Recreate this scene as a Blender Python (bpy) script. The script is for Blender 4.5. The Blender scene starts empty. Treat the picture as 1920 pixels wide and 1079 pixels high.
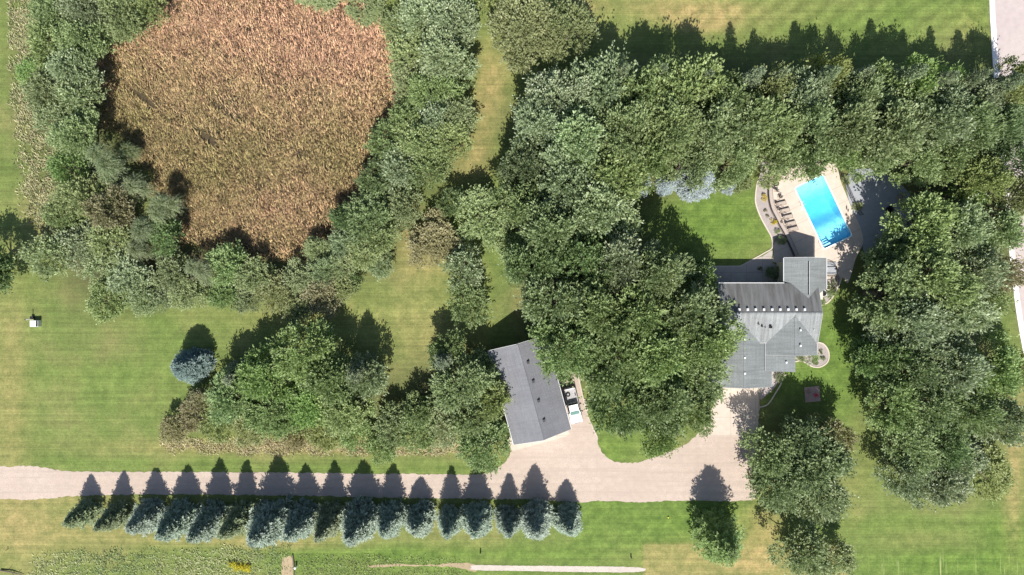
import bpy, math, random
import numpy as np
from mathutils import Vector, Matrix, geometry
D = bpy.data
SC = bpy.context.scene
COL = SC.collection
R = math.radians

# ------------------------------------------------------------------ camera, world, sun, exposure
CAMH = 114.0
S = 0.088                       # metres per photo pixel on the ground
cam_d = D.cameras.new('camera'); cam = D.objects.new('camera', cam_d); COL.objects.link(cam)
cam.location = (0, 0, CAMH); cam.rotation_euler = (0, 0, 0)
cam_d.sensor_width = 36.0
cam_d.lens = 18.0 / (960 * S / CAMH)
cam_d.clip_start = 1.0; cam_d.clip_end = 6000.0
SC.camera = cam

SUN_EL = 51.0
w = D.worlds.new('World'); SC.world = w; w.use_nodes = True
nt = w.node_tree; nt.nodes.clear()
sky = nt.nodes.new('ShaderNodeTexSky'); sky.sky_type = 'NISHITA'; sky.sun_disc = False
sky.sun_elevation = R(SUN_EL); sky.sun_rotation = math.pi
bg = nt.nodes.new('ShaderNodeBackground'); bg.inputs['Strength'].default_value = 0.095
wo = nt.nodes.new('ShaderNodeOutputWorld')
nt.links.new(sky.outputs[0], bg.inputs[0]); nt.links.new(bg.outputs[0], wo.inputs[0])
sun_d = D.lights.new('sun', 'SUN'); sun_d.energy = 5.0; sun_d.angle = R(0.5); sun_d.color = (1.0, 0.955, 0.88)
sun = D.objects.new('sun', sun_d); COL.objects.link(sun); sun.location = (0, -60, 80)
sun.rotation_euler = (R(90 - SUN_EL), 0, 0)
SC.view_settings.view_transform = 'Standard'; SC.view_settings.look = 'None'
SC.view_settings.exposure = 0.80; SC.view_settings.gamma = 1.0
SC.cycles.max_bounces = 6; SC.cycles.diffuse_bounces = 3; SC.cycles.transparent_max_bounces = 8

# ------------------------------------------------------------------ coordinates
def W(px, py, h=0.0):
    k = S * (CAMH - h) / CAMH
    return Vector(((px - 960) * k, (539.5 - py) * k, h))

# ------------------------------------------------------------------ tagging
def tag(o, label=None, cat=None, group=None, kind=None):
    if label: o['label'] = label
    if cat: o['category'] = cat
    if group: o['group'] = group
    if kind: o['kind'] = kind
    return o
def empty(name, loc=(0, 0, 0), rz=0.0, label=None, cat=None, group=None):
    o = D.objects.new(name, None); COL.objects.link(o)
    o.location = loc; o.rotation_euler = (0, 0, rz); o.empty_display_size = 0.5
    return tag(o, label, cat, group)
def link_mesh(name, me, mat=None, parent=None, by_object=False):
    o = D.objects.new(name, me); COL.objects.link(o)
    if parent: o.parent = parent
    if mat:
        if not me.materials: me.materials.append(mat)
        if by_object:
            o.material_slots[0].link = 'OBJECT'; o.material_slots[0].material = mat
    return o

# ------------------------------------------------------------------ materials
def new_mat(name):
    m = D.materials.new(name); m.use_nodes = True
    n = m.node_tree.nodes; n.clear()
    out = n.new('ShaderNodeOutputMaterial')
    return m, m.node_tree, out
def N(t, typ, **kw):
    n = t.nodes.new(typ)
    for k, v in kw.items():
        if k in n.inputs: n.inputs[k].default_value = v
        else: setattr(n, k, v)
    return n
def L(t, a, b): t.links.new(a, b)
def ramp(t, src, stops):
    r = t.nodes.new('ShaderNodeValToRGB'); e = r.color_ramp.elements
    e[0].position, e[0].color = stops[0][0], (*stops[0][1], 1)
    e[1].position, e[1].color = stops[-1][0], (*stops[-1][1], 1)
    for p, c in stops[1:-1]:
        x = e.new(p); x.color = (*c, 1)
    if src is not None: L(t, src, r.inputs[0])
    return r
def coords(t, scale=(1, 1, 1), rot=(0, 0, 0), kind='Object'):
    tc = t.nodes.new('ShaderNodeTexCoord'); mp = t.nodes.new('ShaderNodeMapping')
    mp.inputs['Scale'].default_value = scale; mp.inputs['Rotation'].default_value = rot
    L(t, tc.outputs[kind], mp.inputs[0]); return mp.outputs[0]
def world_coords(t, scale=(1, 1, 1), rot=(0, 0, 0)):
    g = t.nodes.new('ShaderNodeNewGeometry'); mp = t.nodes.new('ShaderNodeMapping')
    mp.inputs['Scale'].default_value = scale; mp.inputs['Rotation'].default_value = rot
    L(t, g.outputs['Position'], mp.inputs[0]); return mp.outputs[0]
def mix(t, fac, a, b, mode='MIX'):
    m = t.nodes.new('ShaderNodeMix'); m.data_type = 'RGBA'; m.blend_type = mode
    for s, v in ((0, fac), (6, a), (7, b)):
        if hasattr(v, 'links') or hasattr(v, 'is_output'): L(t, v, m.inputs[s])
        elif s == 0: m.inputs[0].default_value = v
        else: m.inputs[s].default_value = (*v, 1)
    return m.outputs[2]
def mth(t, op, a, b=None, c=None, clamp=False):
    m = t.nodes.new('ShaderNodeMath'); m.operation = op; m.use_clamp = clamp
    for i, v in enumerate((a, b, c)):
        if v is None: continue
        if hasattr(v, 'is_output'): L(t, v, m.inputs[i])
        else: m.inputs[i].default_value = v
    return m.outputs[0]
def noise(t, vec, scale, detail=3, rough=0.55):
    n = N(t, 'ShaderNodeTexNoise'); n.inputs['Scale'].default_value = scale
    n.inputs['Detail'].default_value = detail; n.inputs['Roughness'].default_value = rough
    if vec is not None: L(t, vec, n.inputs['Vector'])
    return n.outputs['Fac']
def principled(t, out, color, rough=0.8, spec=0.3, bump=None, bstr=0.3, bdist=0.02, metal=0.0):
    p = t.nodes.new('ShaderNodeBsdfPrincipled')
    p.inputs['Roughness'].default_value = rough; p.inputs['Metallic'].default_value = metal
    p.inputs['Specular IOR Level'].default_value = spec
    if hasattr(color, 'is_output'): L(t, color, p.inputs['Base Color'])
    else: p.inputs['Base Color'].default_value = (*color, 1)
    if bump is not None:
        b = t.nodes.new('ShaderNodeBump'); b.inputs['Strength'].default_value = bstr; b.inputs['Distance'].default_value = bdist
        L(t, bump, b.inputs['Height']); L(t, b.outputs[0], p.inputs['Normal'])
    L(t, p.outputs[0], out.inputs[0]); return p
def mat_plain(name, c, rough=0.6, spec=0.4, metal=0.0, var=0.12, sc=6.0):
    m, t, out = new_mat(name)
    n = noise(t, coords(t), sc, 4)
    a = tuple(x * (1 - var) for x in c); b = tuple(min(1, x * (1 + var)) for x in c)
    r = ramp(t, n, [(0.3, a), (0.7, b)])
    principled(t, out, r.outputs[0], rough, spec, n, 0.1, 0.01, metal); return m
def mat_leaf(name, c1, c2, trans=0.36, rough=0.5, spec=0.35, tvar=0.16):
    m, t, out = new_mat(name)
    at = N(t, 'ShaderNodeAttribute', attribute_name='rnd')
    col = mix(t, at.outputs['Fac'], c1, c2)
    oi = t.nodes.new('ShaderNodeObjectInfo')
    hsv = t.nodes.new('ShaderNodeHueSaturation')
    L(t, mth(t, 'MULTIPLY_ADD', oi.outputs['Random'], 0.022, 0.486), hsv.inputs['Hue'])
    rr = mth(t, 'FRACT', mth(t, 'MULTIPLY', oi.outputs['Random'], 7.31))
    L(t, mth(t, 'MULTIPLY_ADD', rr, 2 * tvar, 1 - tvar), hsv.inputs['Value'])
    rs = mth(t, 'FRACT', mth(t, 'MULTIPLY', oi.outputs['Random'], 13.7))
    L(t, mth(t, 'MULTIPLY_ADD', rs, 0.2, 0.80), hsv.inputs['Saturation'])
    L(t, col, hsv.inputs['Color'])
    p = t.nodes.new('ShaderNodeBsdfPrincipled')
    p.inputs['Roughness'].default_value = rough; p.inputs['Specular IOR Level'].default_value = spec
    L(t, hsv.outputs[0], p.inputs['Base Color'])
    tr = t.nodes.new('ShaderNodeBsdfTranslucent')
    tint = mix(t, 1.0, hsv.outputs[0], (1.12, 1.2, 0.75), 'MULTIPLY'); L(t, tint, tr.inputs['Color'])
    ms = t.nodes.new('ShaderNodeMixShader'); ms.inputs[0].default_value = trans
    L(t, p.outputs[0], ms.inputs[1]); L(t, tr.outputs[0], ms.inputs[2]); L(t, ms.outputs[0], out.inputs[0])
    return m

# ------------------------------------------------------------------ mesh helpers
def np_mesh(name, V, F, rnd=None):
    """V (n,3), F (m,k) constant k"""
    me = D.meshes.new(name); V = np.asarray(V, dtype=np.float32); F = np.asarray(F, dtype=np.int32)
    me.vertices.add(len(V)); me.vertices.foreach_set('co', V.ravel())
    k = F.shape[1]; me.loops.add(F.size); me.loops.foreach_set('vertex_index', F.ravel())
    me.polygons.add(len(F)); me.polygons.foreach_set('loop_start', np.arange(0, F.size, k, dtype=np.int32))
    if rnd is not None:
        a = me.attributes.new('rnd', 'FLOAT', 'FACE'); a.data.foreach_set('value', np.asarray(rnd, dtype=np.float32))
    me.update(calc_edges=True); return me
class MB:
    def __init__(s): s.v = []; s.f = []
    def add(s, vs, fs):
        n = len(s.v); s.v += [tuple(v) for v in vs]; s.f += [tuple(i + n for i in f) for f in fs]; return s
    def box(s, c, d, rz=0.0, M=None):
        x, y, z = d[0] / 2, d[1] / 2, d[2] / 2
        vs = [Vector((a * x, b * y, e * z)) for e in (-1, 1) for a, b in ((-1, -1), (1, -1), (1, 1), (-1, 1))]
        m = Matrix.Translation(c) @ (M if M else Matrix.Rotation(rz, 4, 'Z'))
        return s.add([m @ v for v in vs], [(3, 2, 1, 0), (4, 5, 6, 7), (0, 1, 5, 4), (1, 2, 6, 5), (2, 3, 7, 6), (3, 0, 4, 7)])
    def bar(s, p, q, wd, ht):
        p = Vector(p); q = Vector(q); d = q - p; m = d.to_track_quat('X', 'Z').to_matrix().to_4x4()
        return s.box((p + q) / 2, (d.length, wd, ht), M=m)
    def cone(s, p, q, r0, r1, n=10, caps=True):
        p = Vector(p); q = Vector(q); m = (q - p).to_track_quat('Z', 'X').to_matrix()
        vs = []
        for c, r in ((p, r0), (q, r1)):
            vs += [c + m @ Vector((r * math.cos(2 * math.pi * i / n), r * math.sin(2 * math.pi * i / n), 0)) for i in range(n)]
        fs = [(i, (i + 1) % n, n + (i + 1) % n, n + i) for i in range(n)]
        if caps: fs += [tuple(range(n - 1, -1, -1)), tuple(range(n, 2 * n))]
        return s.add(vs, fs)
    def tube(s, pts, r, n=8):
        for a, b in zip(pts[:-1], pts[1:]): s.cone(a, b, r, r, n)
        return s
    def prism(s, poly, z0, z1):
        n = len(poly); vs = [(p[0], p[1], z0) for p in poly] + [(p[0], p[1], z1) for p in poly]
        tris = geometry.tessellate_polygon([[Vector((p[0], p[1], 0)) for p in poly]])
        fs = []
        for t in tris:
            a, b, c = [Vector(poly[i][:2]) for i in t]
            up = (b - a).cross(c - a) > 0
            t = tuple(t) if up else tuple(reversed(t))
            fs += [tuple(i + n for i in t), tuple(reversed(t))]
        area = sum(poly[i][0] * poly[(i + 1) % n][1] - poly[(i + 1) % n][0] * poly[i][1] for i in range(n))
        for i in range(n):
            j = (i + 1) % n
            fs.append((i, j, j + n, i + n) if area > 0 else (j, i, i + n, j + n))
        return s.add(vs, fs)
    def build(s, name, mat, parent=None, bevel=0.0, smooth=False):
        me = D.meshes.new(name); me.from_pydata(s.v, [], s.f); me.materials.append(mat); me.update()
        if smooth:
            for p in me.polygons: p.use_smooth = True
        o = D.objects.new(name, me); COL.objects.link(o)
        if parent: o.parent = parent
        if bevel > 0:
            b = o.modifiers.new('bevel', 'BEVEL'); b.width = bevel; b.segments = 2; b.limit_method = 'ANGLE'
        return o
def catmull(pts, sub=6, closed=True):
    P = [Vector(p) for p in pts]; n = len(P); out = []
    rng = range(n) if closed else range(n - 1)
    for i in rng:
        if closed: a, b, c, d = P[i - 1], P[i], P[(i + 1) % n], P[(i + 2) % n]
        else: a, b, c, d = P[max(i - 1, 0)], P[i], P[i + 1], P[min(i + 2, n - 1)]
        for k in range(sub):
            t = k / sub
            out.append(0.5 * ((2 * b) + (c - a) * t + (2 * a - 5 * b + 4 * c - d) * t * t + (3 * b - a - 3 * c + d) * t ** 3))
    if not closed: out.append(P[-1])
    return out
def densify(pts, step, jit, seed=0, closed=True):
    rnd = random.Random(seed); out = []
    n = len(pts)
    for i in range(n if closed else n - 1):
        a = Vector(pts[i]); b = Vector(pts[(i + 1) % n]); k = max(1, int((b - a).length / step))
        d = (b - a); nn = Vector((-d.y, d.x)).normalized() if d.length > 1e-6 else Vector((0, 0))
        for j in range(k):
            q = a.lerp(b, j / k)
            out.append(q + nn * rnd.uniform(-jit, jit) if j or True else q)
    return out
def sheet(name, pxpts, z, mat, sub=6, jit=0.0, holes=(), thick=None, parent=None, smooth=True, h=0.0):
    w2 = [W(x, y, h).to_2d() for x, y in pxpts]
    if smooth: w2 = catmull(w2, sub)
    if jit: w2 = densify(w2, 0.35, jit, len(name))
    loops = [[Vector((p.x, p.y, 0)) for p in w2]] + [[Vector((p[0], p[1], 0)) for p in hl] for hl in holes]
    flat = [p for l in loops for p in l]
    tris = geometry.tessellate_polygon(loops)
    fs = []
    for t in tris:
        a, b, c = [flat[i].to_2d() for i in t]
        fs.append(tuple(t) if (b - a).cross(c - a) > 0 else tuple(reversed(t)))
    vs = [(p.x, p.y, z) for p in flat]
    if thick:
        n0 = len(vs); vs += [(p.x, p.y, z - thick) for p in flat]; o = 0
        for l in loops:
            m = len(l)
            for i in range(m): fs.append((o + i, o + (i + 1) % m, n0 + o + (i + 1) % m, n0 + o + i))
            o += m
    me = D.meshes.new(name); me.from_pydata(vs, [], fs); me.materials.append(mat); me.update()
    ob = D.objects.new(name, me); COL.objects.link(ob)
    if parent: ob.parent = parent
    return ob
def ribbon_mb(pts, wd, z0, z1, mb=None):
    """pts: list of 2-D world points; a raised strip along them"""
    mb = mb or MB(); P = [Vector(p) for p in pts]; n = len(P); rows = []
    for i, p in enumerate(P):
        d = (P[min(i + 1, n - 1)] - P[max(i - 1, 0)]).normalized(); nn = Vector((-d.y, d.x)) * wd / 2
        rows.append((p + nn, p - nn))
    vs = []
    for a, b in rows: vs += [(a.x, a.y, z0), (b.x, b.y, z0), (b.x, b.y, z1), (a.x, a.y, z1)]
    fs = []
    for i in range(n - 1):
        o = 4 * i
        for k in range(4): fs.append((o + k, o + 4 + k, o + 4 + (k + 1) % 4, o + (k + 1) % 4))
    fs += [(0, 1, 2, 3), (4 * n - 1, 4 * n - 2, 4 * n - 3, 4 * n - 4)]
    return mb.add(vs, fs)
def px_path(pts, sub=6, closed=False, h=0.0):
    return catmull([W(x, y, h).to_2d() for x, y in pts], sub, closed)
def in_poly(X, Y, poly):
    inside = np.zeros(X.shape, bool); n = len(poly)
    for i in range(n):
        x1, y1 = poly[i][0], poly[i][1]; x2, y2 = poly[(i + 1) % n][0], poly[(i + 1) % n][1]
        c = ((y1 > Y) != (y2 > Y)) & (X < (x2 - x1) * (Y - y1) / (y2 - y1 + 1e-12) + x1)
        inside ^= c
    return inside
# ------------------------------------------------------------------ foliage generators (numpy)
def nrm(v): return v / (np.linalg.norm(v, axis=-1, keepdims=True) + 1e-9)
def leaves_mesh(name, P, A, ln, wd, rng, tone, flat=0.85):
    """P leaf positions, A leaf axes; a pointed four-sided leaf on each"""
    n = len(P); A = nrm(A)
    up = np.array([0, 0, 1.0]) * flat + rng.normal(0, 0.36, (n, 3))
    B = nrm(np.cross(up, A)); l = (ln * rng.uniform(0.7, 1.25, n))[:, None]; w_ = (wd * rng.uniform(0.75, 1.2, n))[:, None]
    V = np.stack([P, P + A * l * 0.45 + B * w_ * 0.5, P + A * l, P + A * l * 0.45 - B * w_ * 0.5], 1).reshape(-1, 3)
    return np_mesh(name, V, np.arange(4 * n).reshape(-1, 4), tone)
def crown_broad(seed, Rr, H, z0=0.22, lobes=20, nspr=1200, nl=9, ll=0.30, lw=0.17, sl=0.95, lobe_r=0.36, drop=0.0):
    rng = np.random.default_rng(seed)
    zc = H * (z0 + 1) / 2 - 0.06 * H; hz = H - zc
    az = rng.uniform(0, 2 * np.pi, lobes) + np.arange(lobes) * 2.4
    el = np.arcsin(rng.uniform(-0.45, 0.98, lobes))
    sc = rng.uniform(0.5, 0.76, lobes) * (1 + 0.16 * np.sin(az * 2 + seed) + 0.10 * np.sin(az * 3 + 2.2 * seed))
    Cn = np.stack([np.cos(az) * np.cos(el) * Rr, np.sin(az) * np.cos(el) * Rr, np.sin(el) * hz * 0.95], 1) * sc[:, None]
    lr = rng.uniform(0.75, 1.2, lobes) * lobe_r * Rr
    Cn = np.vstack([Cn, [[0, 0, hz * 0.45]]]); lr = np.append(lr, 0.4 * Rr)
    Cn[:, 2] += zc
    K = len(Cn); wgt = lr ** 2 / np.sum(lr ** 2); li = rng.choice(K, nspr, p=wgt)
    d = rng.normal(0, 1, (nspr, 3)); d[:, 2] = d[:, 2] * 0.8 + 0.35
    out = Cn[li] - np.array([0, 0, zc - 0.3 * hz]); d = nrm(nrm(d) + 0.45 * nrm(out))
    asp = np.array([1, 1, min(1.0, 0.85 * hz / Rr)])
    base = Cn[li] + d * asp * (lr[li] * rng.uniform(0.55, 1.0, nspr))[:, None]
    rad = nrm((base - np.array([0, 0, zc])) * np.array([1, 1, 0.5]))
    ax = nrm(0.55 * rad + 0.3 * d + np.array([0, 0, 0.55 - drop]) + rng.normal(0, 0.26, (nspr, 3)))
    tn = rng.uniform(0, 1, nspr)
    t = rng.uniform(0.05, 1.0, (nspr, nl)); L_ = sl * rng.uniform(0.7, 1.25, nspr) * np.where(rng.random(nspr) < .14, 1.6, 1.0)
    side = rng.normal(0, 1, (nspr, nl, 3)); side -= np.sum(side * ax[:, None], -1, keepdims=True) * ax[:, None]
    side = nrm(side); off = side * ((1.05 - t * 0.75) * 0.17 * sl * rng.uniform(0.2, 1, (nspr, nl)))[..., None]
    P = base[:, None] + ax[:, None] * (t * L_[:, None])[..., None] + off
    if drop: P[..., 2] -= drop * t * t * L_[:, None] * 0.5
    A = ax[:, None] * 0.9 + side * 0.7 + np.array([0, 0, -0.08])
    tone = np.clip(tn[:, None] * 0.6 + rng.uniform(0, 0.4, (nspr, nl)), 0, 1)
    P = P.reshape(-1, 3); P[:, 2] = np.maximum(P[:, 2], 0.12)
    return leaves_mesh('crown', P, A.reshape(-1, 3), ll, lw, rng, tone.ravel()), Cn
def crown_willow(seed, Rr, H, ns=620):
    rng = np.random.default_rng(seed); nb = 9
    az = np.arange(nb) * 2.4 + rng.uniform(-.4, .4, nb); rr = Rr * rng.uniform(0.0, 0.55, nb)
    Cn = np.stack([np.cos(az) * rr, np.sin(az) * rr, H * rng.uniform(0.45, 0.8, nb)], 1)
    li = rng.integers(0, nb, ns); a = rng.uniform(0, 2 * np.pi, ns); e = rng.uniform(-0.05, 1.15, ns)
    d = np.stack([np.cos(a) * np.cos(e), np.sin(a) * np.cos(e), np.sin(e)], 1)
    d = nrm(d + 0.35 * nrm(Cn[li] * np.array([1, 1, 0])))
    L_ = Rr * rng.uniform(0.4, 0.75, ns); nl = 22; t = np.linspace(0.12, 1, nl)[None] + rng.uniform(-.03, .03, (ns, nl))
    P = Cn[li][:, None] + d[:, None] * (t * L_[:, None])[..., None]
    P[..., 2] -= (t ** 2.2) * (L_ * rng.uniform(0.35, 0.8, ns))[:, None]
    P += rng.normal(0, 0.055, P.shape)
    A = d[:, None] + np.array([0, 0, -1.0]) * (t ** 1.2)[..., None] + rng.normal(0, 0.28, P.shape)
    tone = np.clip(rng.uniform(0, 0.6, ns)[:, None] + rng.uniform(0, .4, (ns, nl)), 0, 1)
    P = P.reshape(-1, 3); P[:, 2] = np.maximum(P[:, 2], 0.15)
    return leaves_mesh('crown', P, A.reshape(-1, 3), 0.34, 0.075, rng, tone.ravel(), 0.8), Cn
def crown_spruce(seed, Rr, H, full=1.0, blunt=1.0, z_lo=0.03, dens=1.0):
    rng = np.random.default_rng(seed); bases = []; dirs = []; lens = []
    z = H * z_lo; a0 = 0
    while z < H * 0.985:
        f = 1 - z / H; r = Rr * (f ** blunt) * (1.0 if z > H * .12 else 0.86)
        n = max(4, int((6 + 11 * f) * dens))
        for k in range(n):
            a = a0 + 2 * np.pi * (k + rng.uniform(-.3, .3)) / n
            ln = max(0.14, r * rng.uniform(0.55, 1.22) * (1 + 0.09 * math.sin(3 * a + seed)))
            bases.append((0, 0, z + rng.uniform(-.1, .1))); dirs.append((math.cos(a), math.sin(a), 0.12 - 0.28 * f)); lens.append(ln)
        z += max(0.13, 0.05 * H * (0.35 + 0.65 * f)) / dens ** .5; a0 += 1.1
    bases = np.array(bases); dirs = nrm(np.array(dirs)); lens = np.array(lens); nb = len(lens)
    cnt = np.maximum(6, (lens * 20).astype(int)); bi = np.repeat(np.arange(nb), cnt); m = len(bi)
    t = rng.uniform(0.12, 1.0, m) ** 0.75
    ax = dirs[bi]; lat = nrm(np.cross(ax, np.array([0, 0, 1.0]))) * rng.choice([-1, 1], m)[:, None]
    wid = 0.34 * lens[bi] * (1.05 - t) + 0.07
    s = rng.uniform(0, 1, m)
    P = bases[bi] + ax * (t * lens[bi])[:, None] + lat * (s * wid)[:, None]
    P[:, 2] += 0.10 * lens[bi] * t * t + rng.normal(0, 0.04, m)
    A = ax * 0.75 + lat * 0.55 + np.array([0, 0, 0.16]) + rng.normal(0, 0.16, (m, 3))
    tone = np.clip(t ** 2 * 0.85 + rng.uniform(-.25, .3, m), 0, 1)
    P = np.repeat(P, 2, 0) + rng.normal(0, 0.05, (2 * m, 3)); A = np.repeat(A, 2, 0) + rng.normal(0, 0.2, (2 * m, 3))
    P[:, 2] = np.maximum(P[:, 2], 0.08)
    return leaves_mesh('crown', P, A, 0.31, 0.10, rng, np.repeat(tone, 2), 0.8), bases
def trunk_mesh(seed, H, r, Cn=None, conifer=False):
    rnd = random.Random(seed); mb = MB()
    if conifer:
        mb.cone((0, 0, -0.1), (0, 0, H * 0.96), r, 0.02, 8)
    else:
        top = Vector((rnd.uniform(-.25, .25), rnd.uniform(-.25, .25), H * 0.34))
        mb.cone((0, 0, -0.15), (0, 0, 0.35), r * 1.5, r * 1.05, 9); mb.cone((0, 0, 0.3), top, r * 1.05, r * 0.75, 9)
        idx = list(range(len(Cn))); rnd.shuffle(idx)
        for i in idx[:9]:
            c = Vector(Cn[i].tolist()); mid = top.lerp(c, 0.5) + Vector((0, 0, -0.1 * (c - top).length))
            mb.cone(top, mid, r * 0.5, r * 0.3, 6, False); mb.cone(mid, c, r * 0.3, r * 0.08, 6, False)
            for q in range(2):
                e = c + Vector((rnd.uniform(-1, 1), rnd.uniform(-1, 1), rnd.uniform(0, .9))) * r * 6
                mb.cone(mid.lerp(c, .6), e, r * 0.16, r * 0.03, 5, False)
    me = D.meshes.new('trunk'); me.from_pydata(mb.v, [], mb.f); me.update(); return me

def bark(name, c):
    m, t, out = new_mat(name); n = noise(t, coords(t, (6, 6, 1.2)), 3, 5)
    r = ramp(t, n, [(0.3, tuple(x * .6 for x in c)), (0.7, tuple(x * 1.3 for x in c))])
    principled(t, out, r.outputs[0], 0.9, 0.2, n, 0.5, 0.03); return m
M_BARK = bark('bark', (0.13, 0.11, 0.085))
LEAF = {
 'maple':  mat_leaf('maple_leaf', (0.100, 0.146, 0.040), (0.345, 0.440, 0.185)),
 'ash':    mat_leaf('ash_leaf', (0.130, 0.176, 0.066), (0.400, 0.490, 0.275), rough=0.42, spec=0.5),
 'bright': mat_leaf('bright_leaf', (0.108, 0.165, 0.040), (0.279, 0.403, 0.137)),
 'yellow': mat_leaf('yellow_leaf', (0.155, 0.190, 0.055), (0.320, 0.360, 0.140)),
 'dark':   mat_leaf('dark_leaf', (0.072, 0.112, 0.035), (0.230, 0.327, 0.125)),
 'sage':   mat_leaf('sage_leaf', (0.160, 0.210, 0.075), (0.325, 0.390, 0.165), rough=0.6),
 'willow': mat_leaf('willow_leaf', (0.170, 0.215, 0.095), (0.310, 0.360, 0.190), rough=0.5),
 'tan':    mat_leaf('tan_leaf', (0.180, 0.165, 0.070), (0.310, 0.290, 0.140)),
 'rust':   mat_leaf('rust_leaf', (0.170, 0.150, 0.075), (0.300, 0.290, 0.150)),
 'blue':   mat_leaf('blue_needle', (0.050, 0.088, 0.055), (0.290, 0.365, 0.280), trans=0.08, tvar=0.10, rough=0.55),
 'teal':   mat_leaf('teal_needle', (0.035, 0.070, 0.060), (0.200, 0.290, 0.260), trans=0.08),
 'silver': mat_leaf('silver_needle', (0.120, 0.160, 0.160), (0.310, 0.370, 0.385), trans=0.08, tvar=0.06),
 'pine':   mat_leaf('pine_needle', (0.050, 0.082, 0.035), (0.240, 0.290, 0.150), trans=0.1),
}
# proto crowns: (radius, height, crown mesh, trunk mesh)
PROTO = {}
def proto(kind, size, i):
    key = (kind, size, i)
    if key in PROTO: return PROTO[key]
    sd = 11 + 37 * i + 101 * ['XL', 'L', 'M', 'S', 'B'].index(size)
    if kind == 'broad':
        a = {'XL': dict(Rr=8.4, H=15.0, lobes=34, nspr=2700, nl=10, ll=.48, lw=.26, sl=1.75, lobe_r=.25),
             'L': dict(Rr=6.2, H=12.5, lobes=28, nspr=1650, nl=10, ll=.45, lw=.25, sl=1.6, lobe_r=.28),
             'M': dict(Rr=4.4, H=9.0, lobes=22, nspr=1000, nl=9, ll=.39, lw=.22, sl=1.3, lobe_r=.31, z0=.15),
             'S': dict(Rr=2.9, H=5.8, lobes=16, nspr=600, nl=8, ll=.33, lw=.18, sl=1.0, lobe_r=.35, z0=.08),
             'B': dict(Rr=1.4, H=2.0, lobes=10, nspr=260, nl=8, ll=.18, lw=.11, sl=.42, lobe_r=.42, z0=.0)}[size]
        cm, cn = crown_broad(sd, **a); Rr, H = a['Rr'], a['H']
        tm = trunk_mesh(sd, H, 0.034 * H if size != 'B' else 0.05, cn)
    elif kind == 'willow':
        Rr, H = 4.2, 7.5; cm, cn = crown_willow(sd, Rr, H); tm = trunk_mesh(sd, H, 0.2, cn)
    elif kind == 'spruce':
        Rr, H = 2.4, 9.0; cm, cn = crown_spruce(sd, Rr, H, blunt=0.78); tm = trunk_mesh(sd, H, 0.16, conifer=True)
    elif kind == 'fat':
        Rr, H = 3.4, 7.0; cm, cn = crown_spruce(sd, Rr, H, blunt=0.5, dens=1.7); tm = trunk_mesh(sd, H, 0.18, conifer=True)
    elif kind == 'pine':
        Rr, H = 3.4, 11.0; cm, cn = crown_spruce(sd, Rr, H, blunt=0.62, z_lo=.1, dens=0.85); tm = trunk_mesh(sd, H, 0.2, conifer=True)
    PROTO[key] = (Rr, H, cm, tm); return PROTO[key]
NV = {'XL': 4, 'L': 4, 'M': 4, 'S': 4, 'B': 3}
_tree_rnd = random.Random(5)
_cnt = {}
def put_tree(loc, r, h, kind, mat, name, label, cat, group, lean=0.0):
    if kind == 'broad': size = 'XL' if r > 7.0 else 'L' if r > 5.2 else 'M' if r > 3.5 else 'S' if r > 1.9 else 'B'
    else: size = 'M'
    k = (kind, size); _cnt[k] = _cnt.get(k, -1) + 1
    R0, H0, cm, tm = proto(kind, size, _cnt[k] % (NV[size] if kind == 'broad' else 3))
    e = empty(name, (loc[0], loc[1], 0), _tree_rnd.uniform(0, 6.283), label, cat, group)
    e.scale = (r / R0 * _tree_rnd.uniform(.94, 1.06), r / R0 * _tree_rnd.uniform(.94, 1.06), h / H0)
    if kind in ('spruce', 'pine'): e.rotation_euler = (_tree_rnd.uniform(-.035, .035), _tree_rnd.uniform(-.035, .035), e.rotation_euler[2])
    c = link_mesh('crown', cm, LEAF[mat], e, True); t = link_mesh('trunk', tm, M_BARK, e)
    return e
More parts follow.
